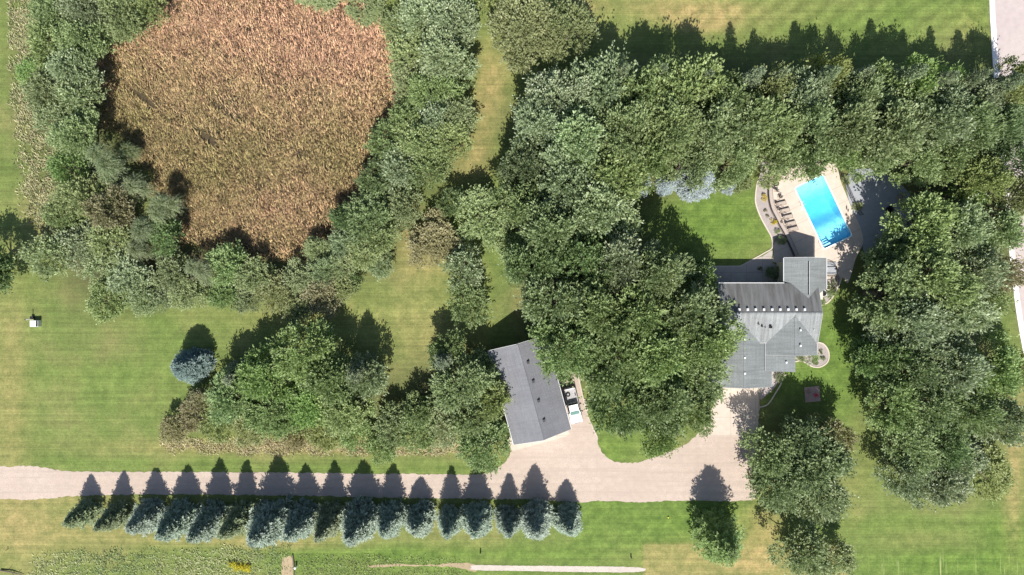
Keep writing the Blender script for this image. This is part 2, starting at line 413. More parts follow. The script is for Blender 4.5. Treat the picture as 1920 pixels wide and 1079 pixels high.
# kind table: foliage material -> (generator, object name, category)
def tree_row(px, py, rpx, h, sp, label, group):
    """apparent crown centre in the photo -> where the trunk stands"""
    gen, mat = {'willow': ('willow', 'willow')}.get(sp, ('broad', sp))
    zc = 0.58 * h; base = W(px, py, zc); r = rpx * S * (CAMH - zc) / CAMH
    nm = 'willow_tree' if sp == 'willow' else 'shrub' if (h < 3.2) else 'broadleaf_tree'
    return put_tree((base.x, base.y), r, h, gen, mat, nm, label, 'shrub' if nm == 'shrub' else 'tree', group)
def conifer(bx, by, rpx, h, gen, mat, name, label, group, cat='tree'):
    base = W(bx, by, 0); return put_tree((base.x, base.y), rpx * S, h, gen, mat, name, label, cat, group)
def blades(name, polys, n, hgt, wd, lean, mat, seed=0, tonef=None, label=None, cat=None, kind='stuff', clump=0.0, bias=(0, 0), zb=0.0, keep=None, jit=7):
    """upright leaning blades over px polygons"""
    rng = np.random.default_rng(seed); Ps = []
    tot = 0
    for poly in polys:
        x0, y0 = np.min(poly, 0); x1, y1 = np.max(poly, 0); got = np.zeros((0, 2)); area = 0
        X = rng.uniform(x0, x1, n * 3); Y = rng.uniform(y0, y1, n * 3); k = in_poly(X + rng.normal(0, jit, len(X)) + jit * np.sin(Y * .11) , Y + rng.normal(0, jit * .6, len(X)) + jit * .7 * np.sin(X * .09 + 1), poly)
        if keep is not None: k &= rng.random(len(X)) < keep(X, Y)
        Ps.append(np.stack([X[k], Y[k]], 1)[:n])
    P = np.vstack(Ps); m = len(P)
    B = np.stack([(P[:, 0] - 960) * S, (539.5 - P[:, 1]) * S, np.full(m, zb)], 1)
    a = rng.uniform(0, 2 * np.pi, m)
    cl = 0.5 + 0.5 * np.sin(B[:, 0] * 1.1 + 2 * np.sin(B[:, 1] * .7)) * np.sin(B[:, 1] * 1.3 + 2 * np.sin(B[:, 0] * .5))
    a = a * (1 - clump) + clump * (3.1 * cl + 2 * np.sin(B[:, 0] * .13) + 1.2)
    h = hgt * rng.uniform(0.55, 1.15, m) * (0.8 + 0.35 * cl); le = lean * rng.uniform(0.3, 1.2, m)
    d = np.stack([np.cos(a) * le + bias[0], np.sin(a) * le + bias[1], h], 1)
    s = np.stack([-np.sin(a), np.cos(a), np.zeros(m)], 1) * (wd * rng.uniform(.6, 1.3, m) / 2)[:, None]
    mid = B + d * np.array([.35, .35, .6])
    V = np.stack([B - s, B + s, mid + s * 0.9, B + d, mid - s * 0.9], 1).reshape(-1, 3)
    tone = rng.uniform(0, 1, m) if tonef is None else np.clip(tonef(P[:, 0], P[:, 1], rng, cl), 0, 1)
    me = np_mesh(name, V, np.arange(5 * m).reshape(-1, 5), tone)
    o = link_mesh(name, me, mat); tag(o, label, cat, None, kind); return o
# ------------------------------------------------------------------ ground materials
def lawn_mat():
    m, t, out = new_mat('lawn_grass')
    wc = world_coords(t)
    dry = N(t, 'ShaderNodeAttribute', attribute_name='dry').outputs['Fac']
    lush = N(t, 'ShaderNodeAttribute', attribute_name='lush').outputs['Fac']
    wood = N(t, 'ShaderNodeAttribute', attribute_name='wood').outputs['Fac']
    dia = N(t, 'ShaderNodeAttribute', attribute_name='dia').outputs['Fac']
    big = noise(t, wc, 0.13, 6, .62); med = noise(t, wc, 0.6, 4, 0.6); fine = noise(t, wc, 5.5, 4, 0.7)
    st1 = noise(t, world_coords(t, (0.022, 1.5, 1)), 1.0, 3, 0.6)       # mowing passes, west to east
    st2 = noise(t, world_coords(t, (0.05, 4.5, 1)), 1.0, 2, 0.6)
    sq = mth(t, 'SINE', noise(t, world_coords(t, (0.005, .55, 1)), 1, 1), None)
    wv = N(t, 'ShaderNodeTexWave'); wv.inputs['Scale'].default_value = 0.16; wv.inputs['Distortion'].default_value = 0.9
    wv.inputs['Detail'].default_value = 2; wv.inputs['Detail Scale'].default_value = 0.4; wv.bands_direction = 'Y'
    L(t, wc, wv.inputs['Vector'])
    dg = N(t, 'ShaderNodeTexWave'); dg.inputs['Scale'].default_value = 0.13; dg.inputs['Distortion'].default_value = 1.2
    dg.inputs['Detail Scale'].default_value = .5
    L(t, world_coords(t, (1, 1, 1), (0, 0, R(52))), dg.inputs['Vector'])
    base = ramp(t, big, [(0.32, (0.088, 0.128, 0.030)), (0.52, (0.120, 0.150, 0.042)), (0.72, (0.158, 0.158, 0.056))]).outputs[0]
    lu = ramp(t, med, [(0.3, (0.066, 0.118, 0.020)), (0.7, (0.108, 0.165, 0.032))]).outputs[0]
    c = mix(t, lush, base, lu)
    dfac = mth(t, 'MULTIPLY', dry, mth(t, 'MULTIPLY_ADD', med, 1.8, -0.1, clamp=True), clamp=True)
    c = mix(t, dfac, c, (0.265, 0.205, 0.085))
    f1 = mth(t, 'MULTIPLY_ADD', mth(t, 'SUBTRACT', st1, 0.5), 0.7, 1.0)
    f2 = mth(t, 'MULTIPLY_ADD', mth(t, 'SUBTRACT', st2, 0.5), 0.55, 1.0)
    f3 = mth(t, 'MULTIPLY_ADD', mth(t, 'SUBTRACT', wv.outputs['Fac'], 0.5), 0.035, 1.0)
    f4 = mth(t, 'MULTIPLY_ADD', mth(t, 'SUBTRACT', fine, 0.5), 1.35, 1.0)
    f5 = mth(t, 'ADD', mth(t, 'MULTIPLY', mth(t, 'SUBTRACT', dg.outputs['Fac'], .5), mth(t, 'MULTIPLY', dia, 0.24)), 1.0)
    m2 = noise(t, wc, 2.1, 3, .65)
    f7 = mth(t, 'MULTIPLY_ADD', mth(t, 'SUBTRACT', m2, 0.5), 0.75, 1.0)
    f6 = mth(t, 'MULTIPLY_ADD', mth(t, 'SUBTRACT', med, 0.5), 0.75, 1.0)
    f = f1
    for g in (f2, f3, f4, f5, f6, f7): f = mth(t, 'MULTIPLY', f, g)
    v = t.nodes.new('ShaderNodeCombineXYZ')
    for i in range(3): L(t, f, v.inputs[i])
    c = mix(t, 1.0, c, v.outputs[0], 'MULTIPLY')
    rw = N(t, 'ShaderNodeAttribute', attribute_name='rows').outputs['Fac']
    rn_ = noise(t, world_coords(t, (1.9, 0.10, 1)), 1.0, 3, .7)
    c = mix(t, mth(t, 'MULTIPLY', rw, mth(t, 'MULTIPLY_ADD', rn_, 7.0, -4.1, clamp=True)), c, (0.30, 0.33, 0.13))
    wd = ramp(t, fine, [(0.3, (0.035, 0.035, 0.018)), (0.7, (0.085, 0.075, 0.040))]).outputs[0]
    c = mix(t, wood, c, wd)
    principled(t, out, c, 0.85, 0.2, fine, 0.6, 0.06); return m
def gravel_mat(name, c, scale=9, var=.16, tint=None, joints=None, tracks=0):
    m, t, out = new_mat(name); wc = world_coords(t)
    f = noise(t, wc, scale, 5, 0.75); b = noise(t, wc, 0.12, 4, 0.5); md = noise(t, wc, 1.1, 4, .6)
    r = ramp(t, f, [(0.25, tuple(x * (1 - 2 * var) for x in c)), (0.5, c), (0.8, tuple(min(1, x * (1 + var)) for x in c))]).outputs[0]
    c2 = tint or tuple(x * .85 for x in c)
    r = mix(t, mth(t, 'MULTIPLY_ADD', b, 3.0, -1.2, clamp=True), r, c2)
    k = mth(t, 'MULTIPLY_ADD', md, 0.35, 0.83); v = t.nodes.new('ShaderNodeCombineXYZ')
    for i in range(3): L(t, k, v.inputs[i])
    r = mix(t, 1.0, r, v.outputs[0], 'MULTIPLY')
    if tracks:
        tk = noise(t, world_coords(t, (0.035, 1.4, 1)), 1.0, 4, .65); sp_ = noise(t, wc, 0.35, 5, .7)
        r = mix(t, mth(t, 'MULTIPLY', mth(t, 'MULTIPLY_ADD', tk, 4.0, -1.9, clamp=True), tracks), r, tuple(x * .72 for x in c))
        r = mix(t, mth(t, 'MULTIPLY_ADD', sp_, 4.0, -2.3, clamp=True), r, tuple(x * .8 for x in c))
    if joints:
        sx, sy, rot, ox, oy = joints
        br = N(t, 'ShaderNodeTexBrick'); br.offset = 0; br.inputs['Scale'].default_value = 1.0
        br.inputs['Brick Width'].default_value = sx; br.inputs['Row Height'].default_value = sy
        br.inputs['Mortar Size'].default_value = 0.03; br.inputs['Mortar Smooth'].default_value = 0.1
        br.inputs['Color1'].default_value = br.inputs['Color2'].default_value = (0, 0, 0, 1); br.inputs['Mortar'].default_value = (1, 1, 1, 1)
        g = t.nodes.new('ShaderNodeNewGeometry'); mp = t.nodes.new('ShaderNodeMapping')
        mp.inputs['Rotation'].default_value = (0, 0, rot); mp.inputs['Location'].default_value = (ox, oy, 0)
        L(t, g.outputs['Position'], mp.inputs[0]); L(t, mp.outputs[0], br.inputs['Vector'])
        r = mix(t, mth(t, 'MULTIPLY', br.outputs['Color'], 0.75), r, tuple(x * .5 for x in c))
    principled(t, out, r, 0.9, 0.2, f, 0.35, 0.02); return m
M_LAWN = lawn_mat()
M_DRIVE = gravel_mat('driveway_gravel', (0.385, 0.315, 0.265), 7, .26, (0.335, 0.270, 0.225), tracks=.55)
M_APRON = gravel_mat('apron_concrete', (0.430, 0.365, 0.310), 14, .06, (0.40, 0.335, 0.28), joints=(4.1, 3.0, 0, .8, .4))
M_DECK = gravel_mat('pool_deck_concrete', (0.470, 0.400, 0.340), 14, .05, (0.43, 0.355, 0.30), joints=(9.0, 2.6, R(-25.7), 0.0, .6))
M_PATIO = gravel_mat('patio_concrete', (0.36, 0.32, 0.29), 14, .08, joints=(2.6, 2.6, 0, .3, .1))
M_ROAD = gravel_mat('road_concrete', (0.375, 0.325, 0.305), 10, .08, (0.345, 0.29, 0.285))
M_KERB = gravel_mat('kerb_concrete', (0.66, 0.63, 0.60), 12, .05, (0.62, 0.58, 0.55))
M_EDGE = gravel_mat('edging_stone', (0.47, 0.41, 0.35), 12, .1)
M_WALLSTONE = gravel_mat('wall_stone', (0.26, 0.22, 0.19), 5, .2)
M_BED = gravel_mat('bed_gravel', (0.30, 0.265, 0.25), 8, .3)
M_FLAG = gravel_mat('flagstone', (0.27, 0.28, 0.30), 4, .12, (0.22, 0.235, 0.26))
M_MARSH = gravel_mat('marsh_mud', (0.065, 0.05, 0.028), 4, .3)
M_DIRT = gravel_mat('dirt', (0.30, 0.235, 0.15), 6, .2)
M_PALE = gravel_mat('crushed_limestone', (0.42, 0.37, 0.33), 5, .28)

# ------------------------------------------------------------------ ground sheet with lawn wear
POOL_C = W(1543.5, 397.5, 0); POOL_A = R(-64.5)      # long axis direction, from the +x axis
POOL_L, POOL_W = 11.1, 5.05
def axis_vals(lo, hi, st, far):
    a = list(np.arange(lo, hi + st / 2, st)); e = st; x = hi; up = []; k = st
    while x < far: k *= 1.5; x += k; up.append(x)
    x = lo; dn = []; k = st
    while x > -far: k *= 1.5; x -= k; dn.append(x)
    return np.array(dn[::-1] + a + up)
gx = axis_vals(-92, 92, 0.45, 1500); gy = axis_vals(-56, 56, 0.45, 1500)
GX, GY = np.meshgrid(gx, gy); PX = GX / S + 960; PY = 539.5 - GY / S
def blob(l):
    o = np.zeros_like(PX)
    for cx, cy, sx, sy, a in l: o += a * np.exp(-((PX - cx) / sx) ** 2 - ((PY - cy) / sy) ** 2)
    return np.clip(o, 0, 1)
dry = blob([(60, 990, 110, 60, .6), (250, 985, 140, 40, .3), (120, 935, 200, 9, .35), (450, 1010, 260, 16, .45), (520, 1020, 90, 12, .4),
            (780, 620, 90, 80, .35), (790, 480, 60, 50, .65), (850, 640, 60, 60, .3), (925, 150, 30, 70, .75), (880, 300, 40, 45, .6), (905, 230, 22, 90, .5),
            (560, 590, 130, 30, .35), (770, 430, 40, 25, .8), (965, 420, 22, 40, .8), (985, 560, 20, 40, .5),
            (1090, 10, 40, 40, .75), (1240, 14, 90, 30, .5), (1300, 30, 70, 26, .8), (1360, 24, 50, 24, .6), (1330, 42, 40, 16, .7), (1480, 20, 90, 40, .2),
            (20, 860, 40, 300, .3), (20, 700, 30, 150, .3), (90, 400, 30, 60, .6), (120, 440, 30, 30, .5), (1820, 60, 30, 50, .35), (1850, 760, 40, 120, .3),
            (1320, 1050, 110, 26, .75), (1430, 1000, 40, 60, .8), (1420, 1060, 60, 26, .7), (1900, 900, 18, 110, .8), (1905, 800, 14, 60, .6),
            (1240, 340, 50, 30, .35), (1720, 1010, 80, 20, .2), (1600, 900, 30, 60, .25), (900, 985, 40, 40, .35), (1010, 980, 22, 30, .35), (820, 985, 30, 40, .4), (580, 838, 330, 16, .8),
            (1120, 730, 14, 30, .5), (1163, 808, 9, 9, .9), (960, 905, 40, 10, .2), (350, 900, 200, 6, .2)])
lush = blob([(1330, 410, 140, 90, 1.1), (1560, 640, 60, 110, 1.0), (1580, 760, 50, 100, .6), (1150, 840, 60, 50, .9), (1480, 720, 60, 40, .9), (1700, 30, 200, 50, .45), (1400, 60, 200, 30, .35), (1830, 60, 26, 80, .7),
             (1250, 980, 190, 50, .95), (1000, 1040, 260, 22, .75), (700, 1040, 180, 22, .75), (560, 1060, 60, 30, .5), (1720, 985, 220, 20, .6), (1760, 1060, 170, 34, 1.1), (1900, 1020, 60, 60, .9), (1880, 700, 26, 160, .5), (1880, 620, 20, 60, .5),
             (940, 300, 40, 60, .5), (940, 480, 40, 90, .5), (180, 700, 130, 22, .35), (250, 740, 150, 30, .25), (1100, 870, 40, 20, .4), (330, 680, 60, 80, .35), (640, 880, 300, 10, .5), (200, 870, 160, 10, .4), (720, 580, 80, 50, .2)])
rect = (PX > 1071) & (PX < 1441) & (PY > 938) & (PY < 1025); lush = np.where(rect, np.maximum(lush, .8), lush)
r2 = (PX > 560) & (PX < 1204) & (PY > 1024) & (PY < 1200); lush = np.where(r2, np.maximum(lush, .55), lush)
r3 = (PX > 1205) & (PX < 1590) & (PY > 1022) & (PY < 1200); dry = np.where(r3, np.maximum(dry, .6), dry); lush = np.where(r3, lush * .3, lush)
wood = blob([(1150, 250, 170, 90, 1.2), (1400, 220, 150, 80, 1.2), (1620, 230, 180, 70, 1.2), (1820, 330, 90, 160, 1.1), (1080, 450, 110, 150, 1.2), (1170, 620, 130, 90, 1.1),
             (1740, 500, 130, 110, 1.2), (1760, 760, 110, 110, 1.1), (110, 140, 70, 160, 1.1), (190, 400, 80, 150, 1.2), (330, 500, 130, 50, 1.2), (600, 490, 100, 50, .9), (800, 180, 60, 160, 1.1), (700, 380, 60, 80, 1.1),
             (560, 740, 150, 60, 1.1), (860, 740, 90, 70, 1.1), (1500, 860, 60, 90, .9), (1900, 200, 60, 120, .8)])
dia = blob([(1650, 40, 260, 60, 1.2), (1400, 30, 160, 40, .6)])
rows = np.clip(blob([(1760, 1062, 190, 24, 1.3)]) - .2, 0, 1) * (PX > 1597) * (PY > 1031)
Z = np.zeros_like(GX)
ca, sa = math.cos(POOL_A), math.sin(POOL_A)
u = (GX - POOL_C.x) * ca + (GY - POOL_C.y) * sa; v = -(GX - POOL_C.x) * sa + (GY - POOL_C.y) * ca
Z[(np.abs(u) < POOL_L / 2 + 0.55) & (np.abs(v) < POOL_W / 2 + 0.55)] = -4.0
ny, nx = GX.shape; idx = np.arange(nx * ny).reshape(ny, nx)
F = np.stack([idx[:-1, :-1], idx[:-1, 1:], idx[1:, 1:], idx[1:, :-1]], -1).reshape(-1, 4)
gme = np_mesh('lawn', np.stack([GX, GY, Z], -1).reshape(-1, 3), F)
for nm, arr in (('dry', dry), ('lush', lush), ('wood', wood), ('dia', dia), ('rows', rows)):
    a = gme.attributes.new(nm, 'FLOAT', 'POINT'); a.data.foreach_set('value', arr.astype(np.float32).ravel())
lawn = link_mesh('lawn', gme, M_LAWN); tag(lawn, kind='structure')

# ------------------------------------------------------------------ road, drive, paving
def st(o): tag(o, kind='structure'); return o
RC = [(1853, -1500), (1853, -200), (1855, 0), (1858, 60), (1862, 125), (1870, 230), (1880, 340), (1890, 450), (1897, 520), (1906, 590), (1920, 670), (1938, 760), (1985, 900), (2060, 1060), (2300, 1400), (2900, 2000)]
road = [(x + 9, y) for x, y in RC] + [(x + 95, y - (20 if y > 500 else 0)) for x, y in reversed(RC)]
st(sheet('road', road, 0.020, M_ROAD, 4))
kp = px_path(RC, 5); kp2 = [Vector((p.x + 0.42, p.y)) for p in kp]
mb = ribbon_mb(kp2, 0.90, -0.05, 0.045); kp3 = [Vector((p.x + 0.02, p.y)) for p in kp]; ribbon_mb(kp3, 0.16, -0.05, 0.14, mb)
k1 = mb.build('kerb', M_KERB); st(k1)
kp4 = [Vector((p.x + 8.6, p.y)) for p in kp]; st(ribbon_mb(kp4, 0.7, -0.05, 0.10).build('kerb', M_KERB))
drv = [(-400, 868), (-200, 872), (0, 875), (40, 874), (70, 875), (100, 881), (140, 884), (220, 885), (300, 885.5), (450, 886), (600, 887.5), (750, 889), (870, 890.5), (912, 888), (945, 868), (957, 850), (960, 826),
       (1000, 790), (1050, 760), (1046, 720), (1036, 700), (1082, 700), (1088, 722), (1093, 745), (1104, 785), (1118, 812), (1122, 832), (1130, 850), (1142, 861), (1165, 868), (1200, 866.5), (1240, 853), (1280, 836),
       (1308, 814), (1326, 790), (1336, 765), (1340, 742), (1370, 738), (1421, 738), (1421.5, 800), (1421, 880), (1421, 915), (1419, 930), (1410, 938), (1353, 939.5), (1300, 938.5), (1260, 939), (1193, 942), (1127, 939.5),
       (1090, 942.5), (1020, 938.5), (960, 936), (800, 934.5), (640, 931), (480, 928.5), (300, 927), (153, 930), (100, 934), (50, 937.5), (0, 936), (-200, 935), (-400, 932)]
st(sheet('driveway', drv, 0.012, M_DRIVE, 4, 0.12))
st(sheet('concrete_apron', [(1322, 720), (1421.5, 720), (1421.5, 818), (1322, 818)], 0.018, M_APRON, smooth=False))
st(sheet('garage_apron', [(950, 820), (1052, 790), (1068, 812), (1064, 818), (962, 846), (956, 838)], 0.017, M_APRON, smooth=False))
st(sheet('limestone_path', [(890, 1060), (960, 1061), (1040, 1061.5), (1196, 1064), (1197, 1073), (1100, 1073), (980, 1071), (890, 1069.5), (884, 1065)], 0.014, M_PALE, 3, 0.04))
st(sheet('dirt_track', [(534, 1046), (541, 1043), (547, 1046), (549, 1062), (549, 1200), (526, 1200), (528, 1062)], 0.010, M_DIRT, 4, 0.06))
st(sheet('dirt_track', [(690, 1061), (740, 1058), (800, 1060), (850, 1056), (890, 1058), (892, 1072), (872, 1068), (840, 1063), (760, 1062), (700, 1064)], 0.010, M_DIRT, 4, 0.10))
st(sheet('marsh_ground', [(270, 15), (330, -40), (520, -60), (640, -20), (700, 25), (735, 80), (742, 130), (770, 180), (735, 260), (690, 320), (655, 370), (625, 430), (575, 470), (480, 480), (390, 470), (340, 430), (310, 350), (250, 270), (205, 220), (205, 130), (225, 60)], 0.008, M_MARSH, 6, .1))

# pool deck and paving round the house
ux, uy = Vector((ca, sa)), Vector((-sa, ca)); pc = POOL_C.to_2d()
hw, hl = POOL_W / 2, POOL_L / 2
def rrect(l, w_, r, n=4):
    o = []
    for sx, sy, a0 in ((1, 1, 0), (-1, 1, 90), (-1, -1, 180), (1, -1, 270)):
        for k in range(n + 1):
            a = R(a0 + 90 * k / n); o.append(pc + ux * (sx * (l - r) + r * math.cos(a)) + uy * (sy * (w_ - r) + r * math.sin(a)))
    return o
pool_hole = rrect(hl, hw, 0.35)
deck = [(1452, 318), (1500, 300), (1545, 290), (1568, 312), (1576, 340), (1585, 362), (1597, 392), (1612, 425), (1618, 455), (1604, 486), (1590, 530), (1578, 520), (1540, 530), (1500, 500), (1450, 492), (1450.5, 478), (1452, 455), (1471, 440), (1463, 424), (1455, 408), (1448, 393), (1444, 372), (1443, 345)]
d_o = sheet('pool_deck', deck, 0.055, M_DECK, 4, holes=[pool_hole], thick=0.1, smooth=True); st(d_o)
st(sheet('patio', [(1332, 500), (1383, 500.5), (1392, 498), (1409, 488), (1430, 480.5), (1449, 470), (1449, 494), (1500, 510), (1500, 545), (1332, 545), (1322, 560), (1300, 560), (1296, 520), (1305, 500), (1320, 499)], 0.030, M_PATIO, 3, thick=.1))
st(sheet('planting_bed', [(1427, 306), (1426, 325), (1420, 345), (1417.5, 365), (1418, 383), (1427, 407), (1438, 428), (1447, 446), (1448, 466), (1460, 466), (1472, 440), (1464, 424), (1456, 408), (1449, 393), (1444, 372), (1441, 345), (1446, 325), (1452, 306)], 0.022, M_BED, 4))
st(sheet('planting_bed', [(1520, 500), (1560, 492), (1576, 498), (1578, 512), (1576, 528), (1566, 550), (1553, 566), (1538, 572.5), (1520, 572), (1512, 540)], 0.024, M_BED, 4))
st(sheet('planting_bed', [(1490, 672), (1500, 676.5), (1510, 680), (1523, 688), (1539, 688), (1551, 678), (1553, 661), (1544, 647), (1530, 642), (1500, 645), (1484, 660)], 0.024, M_BED, 4))
st(sheet('planting_bed', [(1440, 690), (1470, 692), (1466, 704), (1461, 715), (1450, 730), (1436, 742), (1424, 748), (1424, 700)], 0.024, M_BED, 3))
st(sheet('flagstone_patio', [(1598, 320), (1640, 318), (1680, 340), (1706, 365), (1712, 400), (1700, 440), (1670, 470), (1625, 480), (1614, 440), (1602, 405), (1590, 370), (1586, 340)], 0.026, M_FLAG, 5, .04, thick=.05))
def edging(pts, wd=0.22, z1=.09, lab=None, name='edging_kerb'):
    o = ribbon_mb(px_path(pts, 6), wd, -0.05, z1).build(name, M_EDGE); return st(o)
edging([(1427, 300), (1426, 325), (1420, 343), (1416.7, 363), (1417, 383), (1426, 407.5), (1437, 428), (1446.3, 446), (1447.5, 465), (1433.4, 474.5), (1411, 487), (1391, 497.6), (1383, 499.5), (1330, 499.5), (1318, 496), (1303, 499)], .19)
edging([(1577, 500), (1577.5, 516), (1575.5, 528), (1565, 551), (1552, 567.5), (1538, 573)], .2)
edging([(1529, 641.7), (1544, 645.6), (1553.4, 660), (1552, 678), (1539, 688), (1523.6, 688), (1510.6, 680.6), (1500, 677), (1489, 679)], .2)
edging([(1474, 703), (1467, 708), (1464, 720), (1456, 734), (1440, 758), (1424, 764)], .18)
edging([(1082, 700), (1088, 722), (1093, 745), (1104, 785), (1120, 820)], .14)
st(sheet('concrete_pad', [(1094, 748), (1100, 752), (1103, 762), (1101, 772), (1097, 768)], 0.02, M_APRON, 4, thick=.05))
st(sheet('stepping_stone', [(1156, 800), (1163, 796), (1171, 800), (1172, 809), (1164, 814), (1156, 810)], 0.016, M_PALE, 4, thick=.03))
# ------------------------------------------------------------------ buildings
def shingle_mat(name, c, axis='Y', streak=0.3, sc=1.0):
    m, t, out = new_mat(name)
    rowv = (0.25, 3.8, 3.8) if axis == 'X' else (3.8, 0.25, 3.8)
    tc = coords(t)
    fine = noise(t, tc, 7 * sc, 4, .8); rows = noise(t, coords(t, rowv), 1.0, 2, .6)
    dn = (2.4, 0.22, 0.22) if axis == 'X' else (0.22, 2.4, 0.22)     # weather streaks run down the slope
    stn = noise(t, coords(t, dn), 1.0, 4, .65); big = noise(t, tc, 0.25, 3)
    f = mth(t, 'MULTIPLY_ADD', mth(t, 'SUBTRACT', fine, .5), 1.3, 1.0)
    f = mth(t, 'MULTIPLY', f, mth(t, 'MULTIPLY_ADD', mth(t, 'SUBTRACT', rows, .5), .35, 1.0))
    f = mth(t, 'MULTIPLY', f, mth(t, 'MULTIPLY_ADD', mth(t, 'SUBTRACT', stn, .5), 2 * streak, 1.0))
    f = mth(t, 'MULTIPLY', f, mth(t, 'MULTIPLY_ADD', mth(t, 'SUBTRACT', big, .5), .35, 1.0))
    v = t.nodes.new('ShaderNodeCombineXYZ')
    for i in range(3): L(t, f, v.inputs[i])
    col = mix(t, 1.0, c, v.outputs[0], 'MULTIPLY')
    principled(t, out, col, 0.85, 0.3, fine, 0.4, 0.01); return m
M_SHX = shingle_mat('grey_shingle', (0.180, 0.190, 0.190), 'X', .75)
def shaded_streak_shingle(name, c):      # north slope: algae streaks below the ridge, darkened to paint in the slope's shade
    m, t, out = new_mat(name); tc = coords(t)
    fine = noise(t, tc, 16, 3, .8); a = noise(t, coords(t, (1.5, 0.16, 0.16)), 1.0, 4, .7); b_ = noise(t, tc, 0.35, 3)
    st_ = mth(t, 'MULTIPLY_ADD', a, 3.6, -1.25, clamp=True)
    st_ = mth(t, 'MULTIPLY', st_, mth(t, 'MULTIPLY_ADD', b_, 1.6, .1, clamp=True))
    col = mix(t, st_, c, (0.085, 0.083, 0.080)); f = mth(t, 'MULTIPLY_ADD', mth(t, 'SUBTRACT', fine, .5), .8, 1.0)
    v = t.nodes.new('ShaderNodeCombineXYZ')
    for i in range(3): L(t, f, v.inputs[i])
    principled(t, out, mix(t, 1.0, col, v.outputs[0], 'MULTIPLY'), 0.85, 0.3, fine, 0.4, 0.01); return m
M_SHN = shaded_streak_shingle('shaded_streak_shingle', (0.155, 0.157, 0.157))
M_SHY = shingle_mat('grey_shingle_wing', (0.155, 0.168, 0.168), 'Y', .45)
M_SHG = shingle_mat('charcoal_shingle', (0.150, 0.152, 0.165), 'Y', .16)
def siding(name, c):
    m, t, out = new_mat(name); wv = N(t, 'ShaderNodeTexWave'); wv.bands_direction = 'Z'; wv.wave_profile = 'SAW'
    wv.inputs['Scale'].default_value = 1.1; L(t, coords(t), wv.inputs['Vector'])
    col = mix(t, wv.outputs['Fac'], tuple(x * .86 for x in c), c)
    principled(t, out, col, 0.7, 0.3, wv.outputs['Fac'], 0.4, 0.02); return m
M_SIDE = siding('beige_siding', (0.55, 0.50, 0.42)); M_SIDE2 = siding('pale_siding', (0.58, 0.55, 0.50))
M_TRIM = mat_plain('white_trim', (0.74, 0.74, 0.72), .5, .4, var=.04)
M_GUT = mat_plain('gutter_paint', (0.50, 0.50, 0.50), .45, .5, var=.05)
M_BLACK = mat_plain('black_metal', (0.02, 0.02, 0.022), .5, .4, var=.2)
M_DARK = mat_plain('dark_void', (0.012, 0.012, 0.014), .8, .2)
M_GLASSW = mat_plain('window_glass', (0.03, 0.04, 0.05), .08, .9, var=.1)
M_GALV = mat_plain('galvanised_metal', (0.58, 0.59, 0.60), .45, .5, metal=.3, var=.08)
M_WOODD = mat_plain('weathered_wood', (0.26, 0.20, 0.15), .8, .2, var=.3)

def gable_roof(name, e0, e1, ridge, ze, zr, ov0, ov1, mat, parent, axis='X', ends=None, th=0.2):
    """axis 'X': ridge runs along x from ov0 to ov1, eaves at y=e0 (south) and y=e1 (north). axis 'Y' likewise.
       ends: optional (eave0 start, eave0 end, ridge start, ridge end, eave1 start, eave1 end) along the ridge axis"""
    a0, a1, r0, r1, b0, b1 = ends or (ov0, ov1, ov0, ov1, ov0, ov1)
    def P(al, ac, z): return (al, ac, z) if axis == 'X' else (ac, al, z)
    top = [P(a0, e0, ze), P(a1, e0, ze), P(r0, ridge, zr), P(r1, ridge, zr), P(b0, e1, ze), P(b1, e1, ze)]
    bot = [(x, y, z - th) for x, y, z in top]
    fs = [(0, 1, 3, 2), (2, 3, 5, 4), (7, 6, 8, 9), (9, 8, 10, 11), (0, 6, 7, 1), (5, 11, 10, 4), (0, 2, 8, 6), (2, 4, 10, 8), (1, 7, 9, 3), (3, 9, 11, 5)]
    mb = MB().add(top + bot, fs); o = mb.build(name, mat, parent)
    bm_fix(o); return o
def bm_fix(o):
    import bmesh
    b = bmesh.new(); b.from_mesh(o.data); bmesh.ops.recalc_face_normals(b, faces=b.faces); b.to_mesh(o.data); b.free()
def wall_prism(name, x0, x1, y0, y1, ze, zr, axis, mat, parent):
    if axis == 'X': ym = (y0 + y1) / 2; sec = [(y0, 0), (y1, 0), (y1, ze), (ym, zr), (y0, ze)]; v = [(x0, a, z) for a, z in sec] + [(x1, a, z) for a, z in sec]
    else: xm = (x0 + x1) / 2; sec = [(x0, 0), (x1, 0), (x1, ze), (xm, zr), (x0, ze)]; v = [(a, y0, z) for a, z in sec] + [(a, y1, z) for a, z in sec]
    o = MB().add(v, [(0, 1, 2, 3, 4), (9, 8, 7, 6, 5)] + [(i, (i + 1) % 5, (i + 1) % 5 + 5, i + 5) for i in range(5)]).build(name, mat, parent); bm_fix(o); return o
def window_on(parent, c, w_, h, face, mat=None):
    """face: 'N','S','E','W'"""
    along = Vector((1, 0, 0)) if face in 'NS' else Vector((0, 1, 0)); out = {'N': (0, 1, 0), 'S': (0, -1, 0), 'E': (1, 0, 0), 'W': (-1, 0, 0)}[face]
    out = Vector(out); c = Vector(c) + out * 0.03
    dims = lambda a, b, d: (a, d, b) if face in 'NS' else (d, a, b)
    fr = MB()
    for s in (-1, 1):
        fr.box(c + along * s * (w_ / 2 + .05), dims(.1, h + .2, .08)); fr.box(c + Vector((0, 0, s * (h / 2 + .05))), dims(w_, .1, .08))
    o = MB().box(c - out * .01, dims(w_, h, .03)).build('window', M_GLASSW, parent); fr.build('frame', M_TRIM, o); return o

house = empty('house', (0, 0, 0), 0, 'large grey-shingled house with several joined gables beside the pool', 'house')
ZE, ZR = 4.9, 6.6; MX0, MX1 = 32.6, 48.25; YN, YR, YS = 0.67, -4.02, -8.71
